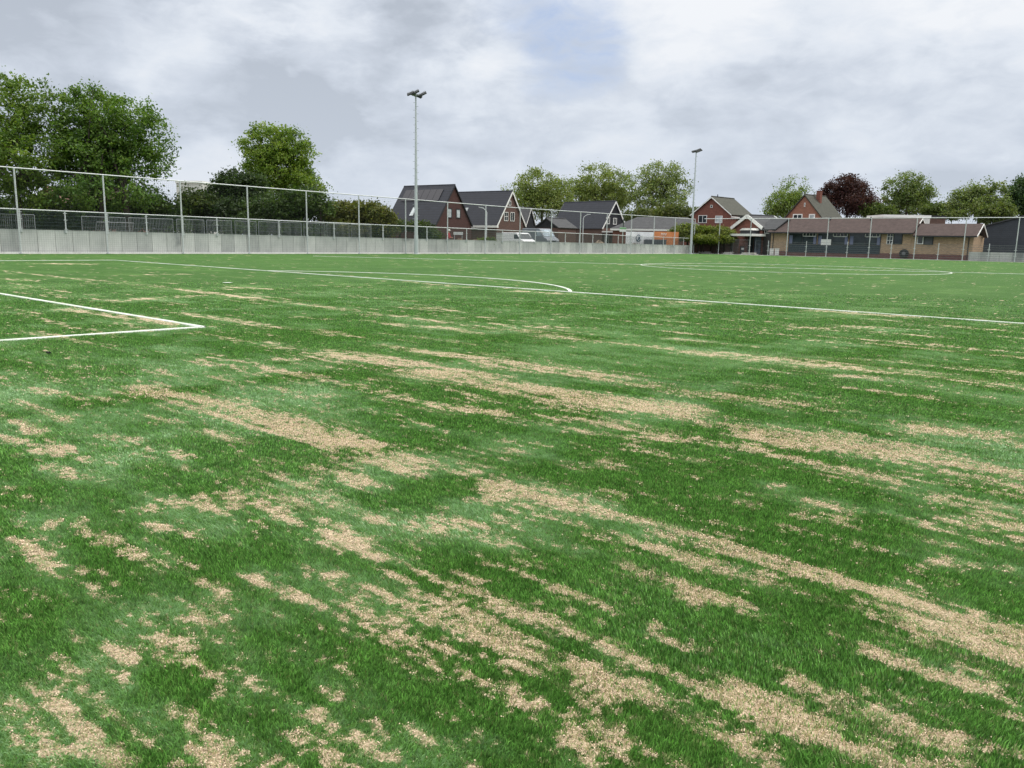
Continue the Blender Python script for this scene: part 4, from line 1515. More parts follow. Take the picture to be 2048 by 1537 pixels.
# two banners hung on site fencing by the low building
def banner(x0, y0, x1, y1, D0, D1, label, m_, name='banner'):
    a_, b_ = AT(x0, y0, D0), AT(x1, y0, D1)
    lo = AT((x0 + x1) / 2, y1, (D0 + D1) / 2).z
    rz_ = math.atan2(b_.y - a_.y, b_.x - a_.x)
    L_ = math.hypot(b_.x - a_.x, b_.y - a_.y)
    H_ = (a_.z + b_.z) / 2 - lo
    e_ = empty(name, (a_.x, a_.y, lo), rz_, label, 'banner')
    q = MB()
    nx_, nz_ = 24, 8
    vs = []
    for y_ in (0.0, 0.012):
        for j in range(nz_ + 1):
            for i in range(nx_ + 1):
                u, v = i / nx_, j / nz_
                vs.append((u * L_, y_ + 0.05 * math.sin(u * 19) * math.sin(v * PI) * 0.6, v * H_))
    n1_ = (nx_ + 1) * (nz_ + 1)
    fs = []
    for j in range(nz_):
        for i in range(nx_):
            k = j * (nx_ + 1) + i
            fs.append((k, k + 1, k + nx_ + 2, k + nx_ + 1))
            fs.append((k + n1_, k + nx_ + 1 + n1_, k + nx_ + 2 + n1_, k + 1 + n1_))
    q.add(vs, fs)
    q.build('sheet', m_, e_)
    return e_, L_, H_


bw, Lw, Hw = banner(1252, 464, 1307, 496, 104, 105.5, 'large white banner with dark blue ring emblem on the site fence', mat('banner_white', (0.82, 0.83, 0.85), 0.6, 0.06, 0.8))
navy = mat('print_navy', (0.035, 0.075, 0.125), 0.6, 0.1, 2.0)
em = MB()
cx_, cz_, R1, R0 = Lw * 0.45, Hw * 0.60, 0.40, 0.30
n = 26
vs = []
for i in range(n + 1):
    a = math.radians(35 + 285 * i / n)
    for r_ in (R0, R1):
        vs.append((cx_ + r_ * math.cos(a), -0.07, cz_ + r_ * 1.12 * math.sin(a)))
em.add(vs, [(2 * i, 2 * i + 1, 2 * i + 3, 2 * i + 2) for i in range(n)])
em.bar((cx_ - 0.13, -0.07, cz_ - 0.3), (cx_ + 0.24, -0.07, cz_ + 0.22), 0.02, 0.11)
em.bar((cx_ + 0.02, -0.075, cz_ + 0.2), (cx_ + 0.30, -0.075, cz_ - 0.3), 0.02, 0.11)
em.build('emblem', navy, bw)
em = MB()
for i in range(9):
    em.bbox((Lw * 0.18 + i * 0.2, -0.075, Hw * 0.28), (Lw * 0.18 + i * 0.2 + 0.15, -0.065, Hw * 0.31))
em.build('lettering', mat('print_grey', (0.42, 0.38, 0.40), 0.6, 0.1, 2.0), bw)
em = MB()
em.bbox((Lw * 0.33, -0.075, Hw * 0.10), (Lw * 0.46, -0.065, Hw * 0.21))
em.build('lettering', mat('print_red', (0.55, 0.12, 0.10), 0.6, 0.1, 2.0), bw)

bo, Lo, Ho = banner(1308, 464, 1358, 496, 105.6, 107.6, 'orange banner with white lettering beside the leafy hedge', mat('banner_orange', (0.62, 0.235, 0.095), 0.6, 0.08, 0.8))
em = MB()
x_ = Lo * 0.27
for wd in (0.13, 0.12, 0.06, 0.13, 0.05, 0.13):
    em.bbox((x_, -0.08, Ho * 0.76), (x_ + wd * 0.35, -0.07, Ho * 0.92))
    em.bbox((x_ + wd * 0.36, -0.08, Ho * (0.86 if wd > 0.1 else 0.76)), (x_ + wd, -0.07, Ho * 0.90))
    x_ += wd + 0.06
em.build('lettering', white, bo)
em = MB()
for k, zz_ in enumerate((0.42, 0.48, 0.08)):
    for i in range(8 - 2 * (k == 2)):
        em.bbox((Lo * 0.16 + i * 0.19, -0.08, Ho * zz_), (Lo * 0.16 + i * 0.19 + 0.14, -0.07, Ho * zz_ + 0.05))
em.build('lettering', mat('print_pale', (0.75, 0.5, 0.4), 0.6, 0.1, 2.0), bo)


def boxthing(name, label, cat, px0, py0, px1, py1, D, m_, depth=0.5, zb=None, extra=None, group=None, parts=None):
    a_, b_ = AT(px0, py0, D), AT(px1, py0, D)
    zl = AT((px0 + px1) / 2, py1, D).z if zb is None else zb
    zu = AT((px0 + px1) / 2, py0, D).z
    c_ = (a_ + b_) / 2
    rz_ = math.atan2(b_.y - a_.y, b_.x - a_.x)
    wd = math.hypot(b_.x - a_.x, b_.y - a_.y)
    e_ = empty(name, (c_.x, c_.y, zl), rz_, label, cat, group)
    h = zu - zl
    q = MB()
    q.bbox((-wd / 2, 0, 0), (wd / 2, depth, h))
    q.build('body', m_, e_)
    return e_, wd, h


# stacked grey crate, cabinets, boxes
e_, wd, h = boxthing('skip_container', 'low dark grey container in front of the two banners', 'container', 1291, 480, 1333, 492, 103.2, mat('container_grey', (0.115, 0.12, 0.145), 0.6, 0.15, 2.0), 1.4, 0.45)
q = MB()
for i in range(9):
    x_ = -wd / 2 + wd * (i + 0.5) / 9
    q.bbox((x_ - 0.04, -0.06, 0.1), (x_ + 0.04, -0.002, h - 0.1))
q.bbox((-wd / 2 - 0.04, -0.08, h - 0.09), (wd / 2 + 0.04, -0.065, h + 0.03))
q.build('ribs', mat('container_rib', (0.15, 0.155, 0.18), 0.6, 0.1, 2.0), e_)
e_, wd, h = boxthing('utility_cabinet', 'large pale utility cabinet standing above the wall before the brown house', 'cabinet', 992.5, 467, 1006, 488, DW(999) + 1.5, mat('cabinet_pale', (0.56, 0.57, 0.54), 0.6, 0.08, 1.2), 0.6, 0.9)
q = MB()
q.bbox((-wd / 2 + 0.03, -0.02, 0.05), (-0.01, -0.002, h - 0.06))
q.bbox((0.01, -0.02, 0.05), (wd / 2 - 0.03, -0.002, h - 0.06))
q.build('door', mat('cabinet_door', (0.60, 0.60, 0.56), 0.6, 0.08, 1.2), e_)
q = MB()
q.bbox((-wd / 2 - 0.04, -0.05, h + 0.001), (wd / 2 + 0.04, 0.64, h + 0.06))
q.build('lid', offwhite, e_)
for x0, lb in ((1541, 'left one of two white boxes standing against the pavilion plinth'), (1551.5, 'right one of two white boxes standing against the pavilion plinth')):
    e_, wd, h = boxthing('meter_box', lb, 'meter box', x0, 498, x0 + 7, 512, DN(x0, 100.6), mat('meter_white', (0.82, 0.82, 0.80), 0.5, 0.03, 2.0), 0.3, 0.05, group='white boxes by the pavilion')
    q = MB()
    q.bbox((-wd / 2 + 0.04, -0.02, 0.05), (wd / 2 - 0.04, -0.002, h - 0.05))
    q.build('door', white, e_)
    q = MB()
    q.bbox((-wd / 2 - 0.03, -0.04, h + 0.001), (wd / 2 + 0.03, 0.33, h + 0.04))
    q.build('lid', white, e_)
e_, wd, h = boxthing('waste_bin', 'black waste bin with white notice by the clubhouse entrance', 'bin', 1482, 494, 1489, 506, DN(1485, 102.2), mat('bin_black', (0.02, 0.02, 0.022), 0.5, 0.2, 2.0), 0.5, 0.05)
q = MB()
q.bbox((-wd / 2 + 0.06, -0.015, h * 0.6), (wd / 2 - 0.06, -0.002, h * 0.85))
q.build('notice', white, e_)
q = MB()
q.bbox((-wd / 2 - 0.02, -0.04, h + 0.002), (wd / 2 + 0.02, 0.53, h + 0.07))
q.build('lid', darkframe, e_)
# black round hose reel against the pavilion
pr = ONY(1808, 507, PY - 0.25)
e_ = empty('hose_reel', (pr.x, PY - 0.25, 0.08), 0, 'dark round hose reel standing against the pavilion plinth', 'hose reel')
q = MB()
q.tube([(0, -0.12, 0.55), (0, 0.12, 0.55)], 0.50, 18)
q.build('drum', mat('reel_black', (0.022, 0.024, 0.026), 0.6, 0.3, 3.0), e_)
q = MB()
q.tube([(0, -0.17, 0.55), (0, -0.121, 0.55)], 0.2, 12)
q.build('hub', mat('reel_grey', (0.15, 0.16, 0.17), 0.5, 0.2, 3.0), e_)
q = MB()
for s in (-1, 1):
    q.bar((s * 0.35, 0, -0.02), (s * 0.1, 0, 0.5), 0.05)
q.build('stand', darkframe, e_)

# sign boards
def signpost(px, y0, y1, ypost, D, zb, label, w_px, m_, extra=None):
    p0 = AT(px, y0, D)
    h_top = p0.z - zb
    e_ = empty('sign', (p0.x, p0.y, zb), YAW, label, 'sign')
    wd = w_px * D / FPX
    hh = (y1 - y0) * D / FPX
    q = MB()
    q.tube([(0, 0.04, 0), (0, 0.04, h_top)], 0.04, 8)
    q.build('post', offwhite, e_)
    q = MB()
    q.bbox((-wd / 2, -0.02, h_top - hh), (wd / 2, -0.0, h_top))
    q.build('board', m_, e_)
    if extra:
        q = MB()
        q.bbox((-wd / 2, -0.024, h_top - hh * 0.42), (wd / 2, -0.021, h_top - 0.02))
        q.build('stripe', extra, e_)
    return e_


signpost(1246, 455, 464, 487, DW(1246) + 2.5, 0.5, 'small white sign with green top strip on a pale post', 13, white, mat('sign_green', (0.20, 0.42, 0.20), 0.6, 0.1, 2.0))
e_, wd, h = boxthing('notice_board', 'long white board on the site before the dark red house', 'sign', 907, 464.5, 926, 470, 85, mat('board_white', (0.66, 0.68, 0.68), 0.6, 0.05, 1.0), 0.05)
q = MB()
for s in (-1, 1):
    q.bar((s * wd * 0.4, 0.09, -1.0), (s * wd * 0.4, 0.09, h * 0.9), 0.06)
q.build('legs', galv2, e_)

# street lamps
def street_lamp(px, ytop, D, zb, side, label):
    p0 = AT(px, ytop, D)
    h_ = p0.z - zb
    e_ = empty('street_lamp', (p0.x, p0.y, zb), YAW, label, 'street lamp', 'slim street lamps in front of the houses')
    q = MB()
    q.tube([(0, 0, 0), (0, 0, 1.0), (0, 0, h_ - 0.35), (side * 0.10, 0, h_ - 0.1), (side * 0.40, 0, h_ + 0.1)], [0.075, 0.06, 0.045, 0.04, 0.035], 8)
    q.build('pole', galv, e_, True)
    q = MB()
    q.prism([(side * 0.36, h_ + 0.06), (side * 0.75, h_ + 0.16), (side * 0.92, h_ + 0.20), (side * 0.90, h_ + 0.26), (side * 0.36, h_ + 0.18)], -0.1, 0.1)
    q.build('lamp_head', galv, e_)
    return e_


street_lamp(973.5, 419, 90, 0.5, -1, 'slim grey street lamp in front of the white-gabled brown house')
street_lamp(1167, 432, 104, 0.42, 1, 'slim grey street lamp in front of the black-gabled house')
p0 = AT(1248, 425, 100)
e_ = empty('flag_pole', (p0.x, p0.y, 0.42), 0, 'thin dark pole rising between the black-gabled house and low building', 'pole')
q = MB()
q.tube([(0, 0, 0), (0, 0, p0.z - 0.42)], [0.09, 0.05], 8)
q.build('shaft', mat('pole_green', (0.05, 0.07, 0.055), 0.6, 0.2, 2.0), e_)
q = MB()
q.ball((0, 0, p0.z - 0.40), 0.08)
q.build('cap', galv2, e_)


# vans
def van(px, D, zb, rz, L, W_, H_, label, paint, win):
    p0 = AT(px, 476, D)
    e_ = empty('van', (p0.x, p0.y, zb), rz, label, 'van')
    q = MB()
    prof_ = [(-L / 2, 0.32), (-L / 2 - 0.03, 0.9), (-L / 2 + 0.10, H_ - 0.12), (-L / 2 + 0.25, H_), (L * 0.14, H_), (L * 0.20, H_ - 0.06), (L * 0.345, H_ * 0.60), (L * 0.46, H_ * 0.50), (L / 2, H_ * 0.42), (L / 2 + 0.04, 0.40), (L / 2 - 0.1, 0.30)]
    q.prism(prof_, -W_ / 2, W_ / 2)
    body = q.build('body', paint, e_)
    bv = body.modifiers.new('soft', 'BEVEL')
    bv.width = 0.07
    bv.segments = 3
    bv.limit_method = 'ANGLE'
    for s in (-1, 1):
        q = MB()
        q.prism([(L * 0.09, H_ * 0.62), (L * 0.30, H_ * 0.62), (L * 0.205, H_ - 0.2), (L * 0.09, H_ - 0.2)], s * W_ / 2 - 0.012, s * W_ / 2 + 0.012)
        q.build('side_window', win, e_)
    q = MB()
    q.add([(L * 0.218, -W_ / 2 + 0.12, H_ - 0.13), (L * 0.218, W_ / 2 - 0.12, H_ - 0.13), (L * 0.352, W_ / 2 - 0.1, H_ * 0.60 + 0.03), (L * 0.352, -W_ / 2 + 0.1, H_ * 0.60 + 0.03)], [(0, 1, 2, 3)])
    q.add([(L * 0.206, -W_ / 2 + 0.12, H_ - 0.15), (L * 0.206, W_ / 2 - 0.12, H_ - 0.15), (L * 0.340, W_ / 2 - 0.1, H_ * 0.60 + 0.01), (L * 0.340, -W_ / 2 + 0.1, H_ * 0.60 + 0.01)], [(3, 2, 1, 0)])
    q.build('windscreen', win, e_)
    for sx in (-L * 0.31, L * 0.31):
        for s in (-1, 1):
            q = MB()
            q.tube([(sx, s * (W_ / 2 - 0.2), 0.33), (sx, s * (W_ / 2 + 0.02), 0.33)], 0.33, 16)
            w_ = q.build('wheel', mat('tyre', (0.02, 0.02, 0.02), 0.8, 0.2, 3.0), e_)
            q = MB()
            q.tube([(sx, s * (W_ / 2 + 0.021), 0.33), (sx, s * (W_ / 2 + 0.035), 0.33)], 0.19, 12)
            q.build('rim', galv, w_)
    for s in (-1, 1):
        q = MB()
        q.ball((L / 2 - 0.03, s * (W_ / 2 - 0.25), H_ * 0.40), (0.08, 0.2, 0.11))
        q.build('headlight', lens, e_)
    q = MB()
    q.bbox((L / 2 + 0.0, -W_ / 2 + 0.1, 0.30), (L / 2 + 0.07, W_ / 2 - 0.1, 0.52))
    q.build('bumper', darkframe, e_)
    q = MB()
    q.bbox((L / 2 + 0.01, -0.35, H_ * 0.33), (L / 2 + 0.06, 0.35, H_ * 0.40))
    q.build('grille', darkframe, e_)
    return e_


van(1036, 90, 0.42, YAW - math.radians(50), 4.3, 1.8, 1.75, 'white delivery van parked before the white-gabled house', mat('paint_white', (0.78, 0.79, 0.80), 0.3, 0.03, 1.0, spec=0.5), glass)
van(1080, 97, 0.42, YAW - math.radians(48), 4.6, 2.0, 2.35, 'grey van with sloping pale windscreen parked before the shed', mat('paint_grey', (0.16, 0.18, 0.205), 0.35, 0.06, 1.0, spec=0.5), glassmat('windscreen_pale', (0.26, 0.32, 0.36), 0.12))  # pale glass colour paints a reflection onto the windscreen

# person in red at the fence
sk = [(0, 0, 0.95), (0, 0, 1.15), (0, 0.01, 1.38), (0, 0.0, 1.50), (0, -0.02, 1.60), (0, -0.03, 1.72)]
rad_ = [0.15, 0.15, 0.17, 0.06, 0.095, 0.085]
ed_ = [(i, i + 1) for i in range(5)]


def limb(root, pts, rr):
    prev = root
    for p, r_ in zip(pts, rr):
        sk.append(p)
        rad_.append(r_)
        ed_.append((prev, len(sk) - 1))
        prev = len(sk) - 1
    return prev


for s in (-1, 1):
    k = limb(0, [(s * 0.10, 0, 0.88), (s * 0.12, -0.02, 0.48), (s * 0.12, 0.03, 0.09)], [0.095, 0.065, 0.045])
    limb(k, [(s * 0.13, -0.15, 0.045)], [0.04])
    k = limb(2, [(s * 0.20, 0.0, 1.40), (s * 0.27, -0.03, 1.13), (s * 0.22, -0.22, 1.02)], [0.065, 0.05, 0.036])
    k = limb(k, [(s * 0.20, -0.29, 1.015)], [0.032])
    for i in range(4):
        limb(k, [(s * (0.235 - 0.022 * i), -0.345 - 0.004 * (i % 3), 1.01), (s * (0.235 - 0.022 * i), -0.375, 0.985)], [0.010, 0.008])
    limb(k, [(s * 0.165, -0.30, 1.02), (s * 0.15, -0.33, 1.015)], [0.011, 0.009])
me = bpy.data.meshes.new('person')
me.from_pydata(sk, ed_, [])
m, t, b = newmat('work_clothes')
tc = t.new('ShaderNodeTexCoord').outputs['Object']
sp = t.new('ShaderNodeSeparateXYZ')
t.link(tc, sp.inputs[0])
skin_f = t.math('MAXIMUM', t.math('GREATER_THAN', sp.outputs[2], 1.49), t.math('LESS_THAN', sp.outputs[1], -0.21))
c = t.mix(t.math('GREATER_THAN', sp.outputs[2], 0.93), (0.035, 0.04, 0.06), (0.42, 0.035, 0.045))
c = t.mix(skin_f, c, (0.50, 0.30, 0.22))
t.link(c, b.inputs['Base Color'])
b.inputs['Roughness'].default_value = 0.8
me.materials.append(m)
pp_ = AT(897.5, 460, 83)
po = bpy.data.objects.new('person', me)
COL.objects.link(po)
po.location = (pp_.x, pp_.y, pp_.z - 1.80)
po.rotation_euler = (0, 0, YAW + math.radians(70))
sm = po.modifiers.new('skin', 'SKIN')
for v_, r_ in zip(me.skin_vertices[0].data, rad_):
    v_.radius = (r_, r_)
me.skin_vertices[0].data[0].use_root = True
ss = po.modifiers.new('smooth', 'SUBSURF')
ss.levels = ss.render_levels = 1
tag(po, 'person in a red jacket and white helmet working behind the railing', 'person')
q = MB()
q.ball((0, -0.03, 1.74), (0.125, 0.145, 0.10), 12, 8)
q.bbox((-0.10, -0.22, 1.71), (0.10, -0.08, 1.725))
q.build('helmet', mat('helmet_white', (0.8, 0.8, 0.78), 0.4, 0.03, 2.0), po, True)
q = MB()
q.ball((0, -0.125, 1.635), (0.016, 0.025, 0.022), 6, 4)
q.build('nose', mat('skin', (0.50, 0.30, 0.22), 0.7, 0.05, 5.0), po, True)
q = MB()
for s in (-1, 1):
    q.ball((s * 0.035, -0.108, 1.665), 0.012, 6, 4)
q.build('eyes', darkframe, po, True)
GZ = pp_.z - 1.80

# soil heaps and rubble
soil = mat('soil', (0.17, 0.125, 0.085), 0.95, 0.35, 1.5, bump=0.5)


def heap(px0, px1, ytop, D, zb, label, m_, dep=1.6):
    D = DW((px0 + px1) / 2) + D
    a_, b_ = AT(px0, ytop, D), AT(px1, ytop, D)
    c_ = (a_ + b_) / 2
    wd = (b_ - a_).length / 2
    h_ = c_.z - zb
    N, Mr = 26, 8
    vs = [(0, 0, h_)]
    fs = []
    for j in range(1, Mr + 1):
        for i in range(N):
            a = 2 * PI * i / N
            r_ = j / Mr
            k = 1 + 0.22 * (random.random() - 0.5)
            z_ = h_ * (1 - r_ ** 1.6) * (0.8 + 0.4 * random.random()) if j < Mr else -0.05
            vs.append((math.cos(a) * wd * r_ * k, math.sin(a) * dep * r_ * k, z_))
    for i in range(N):
        fs.append((0, 1 + i, 1 + (i + 1) % N))
    for j in range(Mr - 1):
        for i in range(N):
            p_, q_ = 1 + j * N + i, 1 + j * N + (i + 1) % N
            fs.append((p_, p_ + N, q_ + N, q_))
    o_ = MB().add(vs, fs).build('soil_heap', m_)
    o_.location = (c_.x, c_.y, zb)
    o_.rotation_euler = (0, 0, YAW)
    tag(o_, label, 'soil heap')
    return o_


heap(903, 935, 478, 2.6, 0.75, 'grey-brown soil heap behind the railing in front of the red-jacketed person', soil)
heap(935, 968, 480, 2.6, 0.75, 'second soil heap in front of the brown house, left of the grass', soil)
heap(1183, 1215, 482, 2.8, 0.5, 'pale sandy heap before the black-gabled house', mat('soil_sandy', (0.30, 0.24, 0.18), 0.95, 0.3, 1.5, bump=0.5))
heap(1252, 1283, 488.5, 2.6, 0.5, 'low dark soil heap in front of the white banner', soil)
slab = mat('slab_concrete', (0.62, 0.60, 0.56), 0.85, 0.15, 1.5)
for i, (x0, x1, y0, D, lb) in enumerate(((1485, 1513, 508.5, DN(1499, 100.4), 'pile of pale concrete slabs lying by the clubhouse fence'), (1446, 1468, 505.5, DN(1457, 101.0), 'low pile of broken slabs in front of the leafy hedge wall'), (1398, 1425, 507.5, DN(1411, 100.6), 'flat broken slabs beside the far floodlight mast'))):
    a_, b_ = AT(x0, y0, D), AT(x1, y0, D)
    c_ = (a_ + b_) / 2
    L_ = (b_ - a_).length
    q = MB()
    z_ = 0.0
    for k in range(3):
        q.box((random.uniform(-.2, .2), random.uniform(-.15, .15), z_ + 0.05 + 0.002 * k), (L_ * random.uniform(.6, 1), 0.6, 0.09), random.uniform(-.15, .15))
        z_ += 0.10
    for k in range(14):
        q.box((random.uniform(-.5, .5) * L_ * 1.2, random.uniform(-.6, .6), 0.06), (random.uniform(.1, .35), random.uniform(.1, .3), random.uniform(.06, .16)), random.uniform(0, 3))
    o_ = q.build('slab_pile', slab)
    o_.location = (c_.x, c_.y, 0.0)
    tag(o_, lb, 'slab pile')
# dark clod on the turf near the goal area
p0 = G(98, 711)
q = MB()
for k in range(7):
    q.ball((random.uniform(-.018, .018), random.uniform(-.015, .015), 0.022 + random.uniform(0, .012)), (0.014, 0.011, 0.010), 6, 4)
o_ = q.build('rubber_clod', mat('clod_black', (0.012, 0.012, 0.012), 0.8, 0.2, 30.0))
o_.location = (p0.x, p0.y, 0.0)
tag(o_, 'small black clod lying on the turf near the goal area corner', 'clod')

# brick wall carrying the leafy hedge
A_, B_ = AT(1384, 486, 111), AT(1478, 486, 109)
rz_ = math.atan2(B_.y - A_.y, B_.x - A_.x)
q = MB()
L_ = (B_.x - A_.x) / math.cos(rz_)
q.bbox((0, 0, -0.1), (L_, 0.22, 2.05))
q.bbox((-0.03, -0.03, 2.052), (L_ + 0.03, 0.25, 2.13))
o_ = q.build('brick_wall', mat('brick_wall_dull', (0.15, 0.085, 0.07), 0.85, 0.25, 1.0, brick=True))
o_.location = (A_.x, A_.y, 0)
o_.rotation_euler = (0, 0, rz_)
tag(o_, 'dull brick wall beneath the yellow-green leafy hedge', 'wall')

# ------------------------------------------------------------------ trees
def leafmat(name, trans=0.35):
    m, t, b = newmat(name)
    tint = t.new('ShaderNodeAttribute', attribute_name='tint').outputs['Color']
    t.link(tint, b.inputs['Base Color'])
    b.inputs['Roughness'].default_value = 0.5
    b.inputs['Specular IOR Level'].default_value = 0.25
    tr = t.new('ShaderNodeBsdfTranslucent')
    t.link(t.mix(1.0, tint, (1.3, 1.4, 0.6), 'MULTIPLY'), tr.inputs[0])
    mx = t.new('ShaderNodeMixShader')
    mx.inputs[0].default_value = trans
    t.link(b.outputs[0], mx.inputs[1])
    t.link(tr.outputs[0], mx.inputs[2])
    t.link(mx.outputs[0], m.node_tree.nodes['Material Output'].inputs[0])
    return m


LEAF = leafmat('leaf')
BARK = mat('bark', (0.055, 0.045, 0.036), 0.9, 0.3, 3.0, stretch=(3, 3, 0.6), bump=0.5)
nRH, nFH = np.array(RH), np.array(FH)


def leaves(cents, rad, per, size, cols, flat=0.75, up=0.4):
    """leaf blades round clump centres: cents (n,3), cols (n,3) colour of each clump"""
    n = len(cents)
    c_ = np.repeat(cents, per, 0)
    cc = np.repeat(cols, per, 0)
    N = len(c_)
    off_ = RNG.normal(size=(N, 3)) * np.repeat(np.broadcast_to(rad, (n,)), per)[:, None] * 0.55
    off_[:, 2] *= flat
    p = c_ + off_
    nrm = RNG.normal(size=(N, 3))
    nrm[:, 2] += up * 2
    nrm /= np.linalg.norm(nrm, axis=1, keepdims=True)
    tv = RNG.normal(size=(N, 3))
    tv -= nrm * np.sum(tv * nrm, 1, keepdims=True)
    tv /= np.linalg.norm(tv, axis=1, keepdims=True)
    bv = np.cross(nrm, tv)
    s = size * (0.6 + 0.8 * RNG.random(N))[:, None]
    V = np.stack([p - tv * s * 0.6, p - bv * s * 0.36 + nrm * s * 0.05, p + tv * s * 0.6, p + bv * s * 0.36 + nrm * s * 0.05], 1)
    k = (0.72 + 0.56 * RNG.random(N))[:, None]
    hue = (RNG.random(N)[:, None] - 0.5) * np.array([0.25, 0.0, -0.1]) + 1
    cc = np.clip(cc * k * hue, 0.003, 1)
    F = (np.arange(N) * 4)[:, None] + np.arange(4)[None]
    return V.reshape(-1, 3), F, np.repeat(cc[:, None], 4, 1).reshape(-1, 3)


def lobes_world(lobes, D, zb):
    out_ = []
    for L_ in lobes:
        px, py, rx, ry = L_[:4]
        dd = L_[4] if len(L_) > 4 else random.uniform(-1, 1) * rx * D / FPX * 0.35
        c_ = AT(px, py, D + dd)
        out_.append((np.array(c_), rx * D / FPX, ry * D / FPX))
    return out_


def clump_points(LB, n, shell=0.55, zmin=None):
    vol = np.array([rx * rx * ry for _, rx, ry in LB])
    k = RNG.choice(len(LB), n, p=vol / vol.sum())
    d = RNG.normal(size=(n, 3))
    d /= np.linalg.norm(d, axis=1, keepdims=True)
    r_ = np.where(RNG.random(n) < shell, 0.78 + 0.22 * RNG.random(n), RNG.random(n) ** (1 / 3) * 0.85)
    C_ = np.array([LB[i][0] for i in k])
    RX = np.array([LB[i][1] for i in k])
    RY = np.array([LB[i][2] for i in k])
    P_ = C_ + (d[:, :1] * nRH + d[:, 1:2] * nFH) * (RX * r_)[:, None] + np.array([0, 0, 1.0]) * (d[:, 2] * RY * r_)[:, None]
    if zmin is not None:
        P_ = P_[P_[:, 2] > zmin]
    return P_


def tree(label, trunk, D, lobes, col, col2, clumps=260, per=55, leaf=0.24, crad=0.75, zb=0.42, limbs=26, trunk_r=0.26, name='tree', cat='tree', group=None, thin=None, up=0.4, shell=0.55):
    """trunk: list of pixel x at the base; lobes: crown lobes surveyed from the photo"""
    p0 = AT(trunk[0], 470, D)
    base_ = Vector((p0.x, p0.y, zb))
    e_ = empty(name, base_, 0, label, cat, group)
    LB = lobes_world(lobes, D, zb)
    cen = clump_points(LB, clumps, shell, zmin=zb + 0.5)
    u = RNG.random(len(cen))[:, None]
    cols = np.array(col)[None] * (1 - u) + np.array(col2)[None] * u
    V, F, cc = leaves(cen, crad * (0.6 + 0.8 * RNG.random(len(cen))), per, leaf, cols, up=up)
    if thin:
        cen2 = clump_points(lobes_world(thin, D, zb), int(clumps * 0.35), 0.7, zmin=zb + 0.5)
        u = RNG.random(len(cen2))[:, None]
        V2, F2, c2 = leaves(cen2, crad * 0.8, max(8, per // 4), leaf * 0.9, np.array(col)[None] * (1 - u) + np.array(col2)[None] * u)
        F = np.concatenate([F, F2 + len(V)])
        V = np.concatenate([V, V2])
        cc = np.concatenate([cc, c2])
    npmesh('crown', V - np.array(base_)[None], F, LEAF, e_, cc)
    tops = np.array([c_ for c_, _, _ in LB])
    zlow = min(c_[2] - ry for c_, _, ry in LB)
    for j, tx in enumerate(trunk):
        b0 = AT(tx, 470, D)
        b0 = Vector((b0.x, b0.y, zb - 0.1))
        mean = Vector(tops.mean(0))
        if len(trunk) > 1:
            mean = (mean + Vector((b0.x, b0.y, mean.z))) / 2
        fork = Vector((b0.x * 0.7 + mean.x * 0.3, b0.y * 0.7 + mean.y * 0.3, max(zb + 1.6, zlow * 0.7 + mean.z * 0.3)))
        tb = MB()
        tb.tube([b0, b0.lerp(fork, 0.15) + Vector((.02, 0, 0)), b0.lerp(fork, 0.6) + Vector((random.uniform(-.1, .1), random.uniform(-.1, .1), 0)), fork], [trunk_r * 1.35, trunk_r, trunk_r * 0.85, trunk_r * 0.75], 9)
        sel = RNG.choice(len(cen), min(limbs, len(cen)), replace=False)
        forks = [fork]
        for i in sel:
            tgt = Vector(cen[i])
            st_ = random.choice(forks)
            mid_ = st_.lerp(tgt, 0.5) + Vector((random.uniform(-.3, .3), random.uniform(-.3, .3), random.uniform(-0.1, 0.5)))
            r0_ = trunk_r * (0.55 if st_ is fork else 0.3)
            tb.tube([st_, st_.lerp(mid_, 0.5) + Vector((0, 0, 0.1)), mid_, mid_.lerp(tgt, 0.6), tgt], [r0_, r0_ * 0.75, r0_ * 0.5, r0_ * 0.3, 0.015], 5, False)
            if len(forks) < 8:
                forks.append(mid_)
        tb.build('trunk', BARK, e_, True, base_)
    return e_


def bush(label, D, lobes, col, col2, clumps, per, leaf, crad, zb=0.42, name='bush', cat='bush', group=None, up=0.3, core=True):
    LB = lobes_world(lobes, D, zb)
    mean = np.mean([c_ for c_, _, _ in LB], 0)
    base_ = Vector((mean[0], mean[1], zb))
    e_ = empty(name, base_, 0, label, cat, group)
    cen = clump_points(LB, clumps, 0.6, zmin=zb + 0.1)
    u = RNG.random(len(cen))[:, None]
    V, F, cc = leaves(cen, crad * (0.6 + 0.8 * RNG.random(len(cen))), per, leaf, np.array(col)[None] * (1 - u) + np.array(col2)[None] * u, up=up)
    npmesh('foliage', V - np.array(base_)[None], F, LEAF, e_, cc)
    sb = MB()
    for c_, rx, ry in LB:
        for k in range(3):
            a = Vector((c_[0] + random.uniform(-.3, .3) * rx, c_[1] + random.uniform(-.3, .3) * rx, zb - 0.05))
            sb.tube([a, Vector(c_) + Vector((0, 0, -ry * 0.3)), Vector(c_) + Vector((random.uniform(-.5, .5) * rx, random.uniform(-.5, .5) * rx, ry * 0.5))], [0.07, 0.045, 0.012], 5, False)
    sb.build('stems', BARK, e_, True, base_)
    return e_


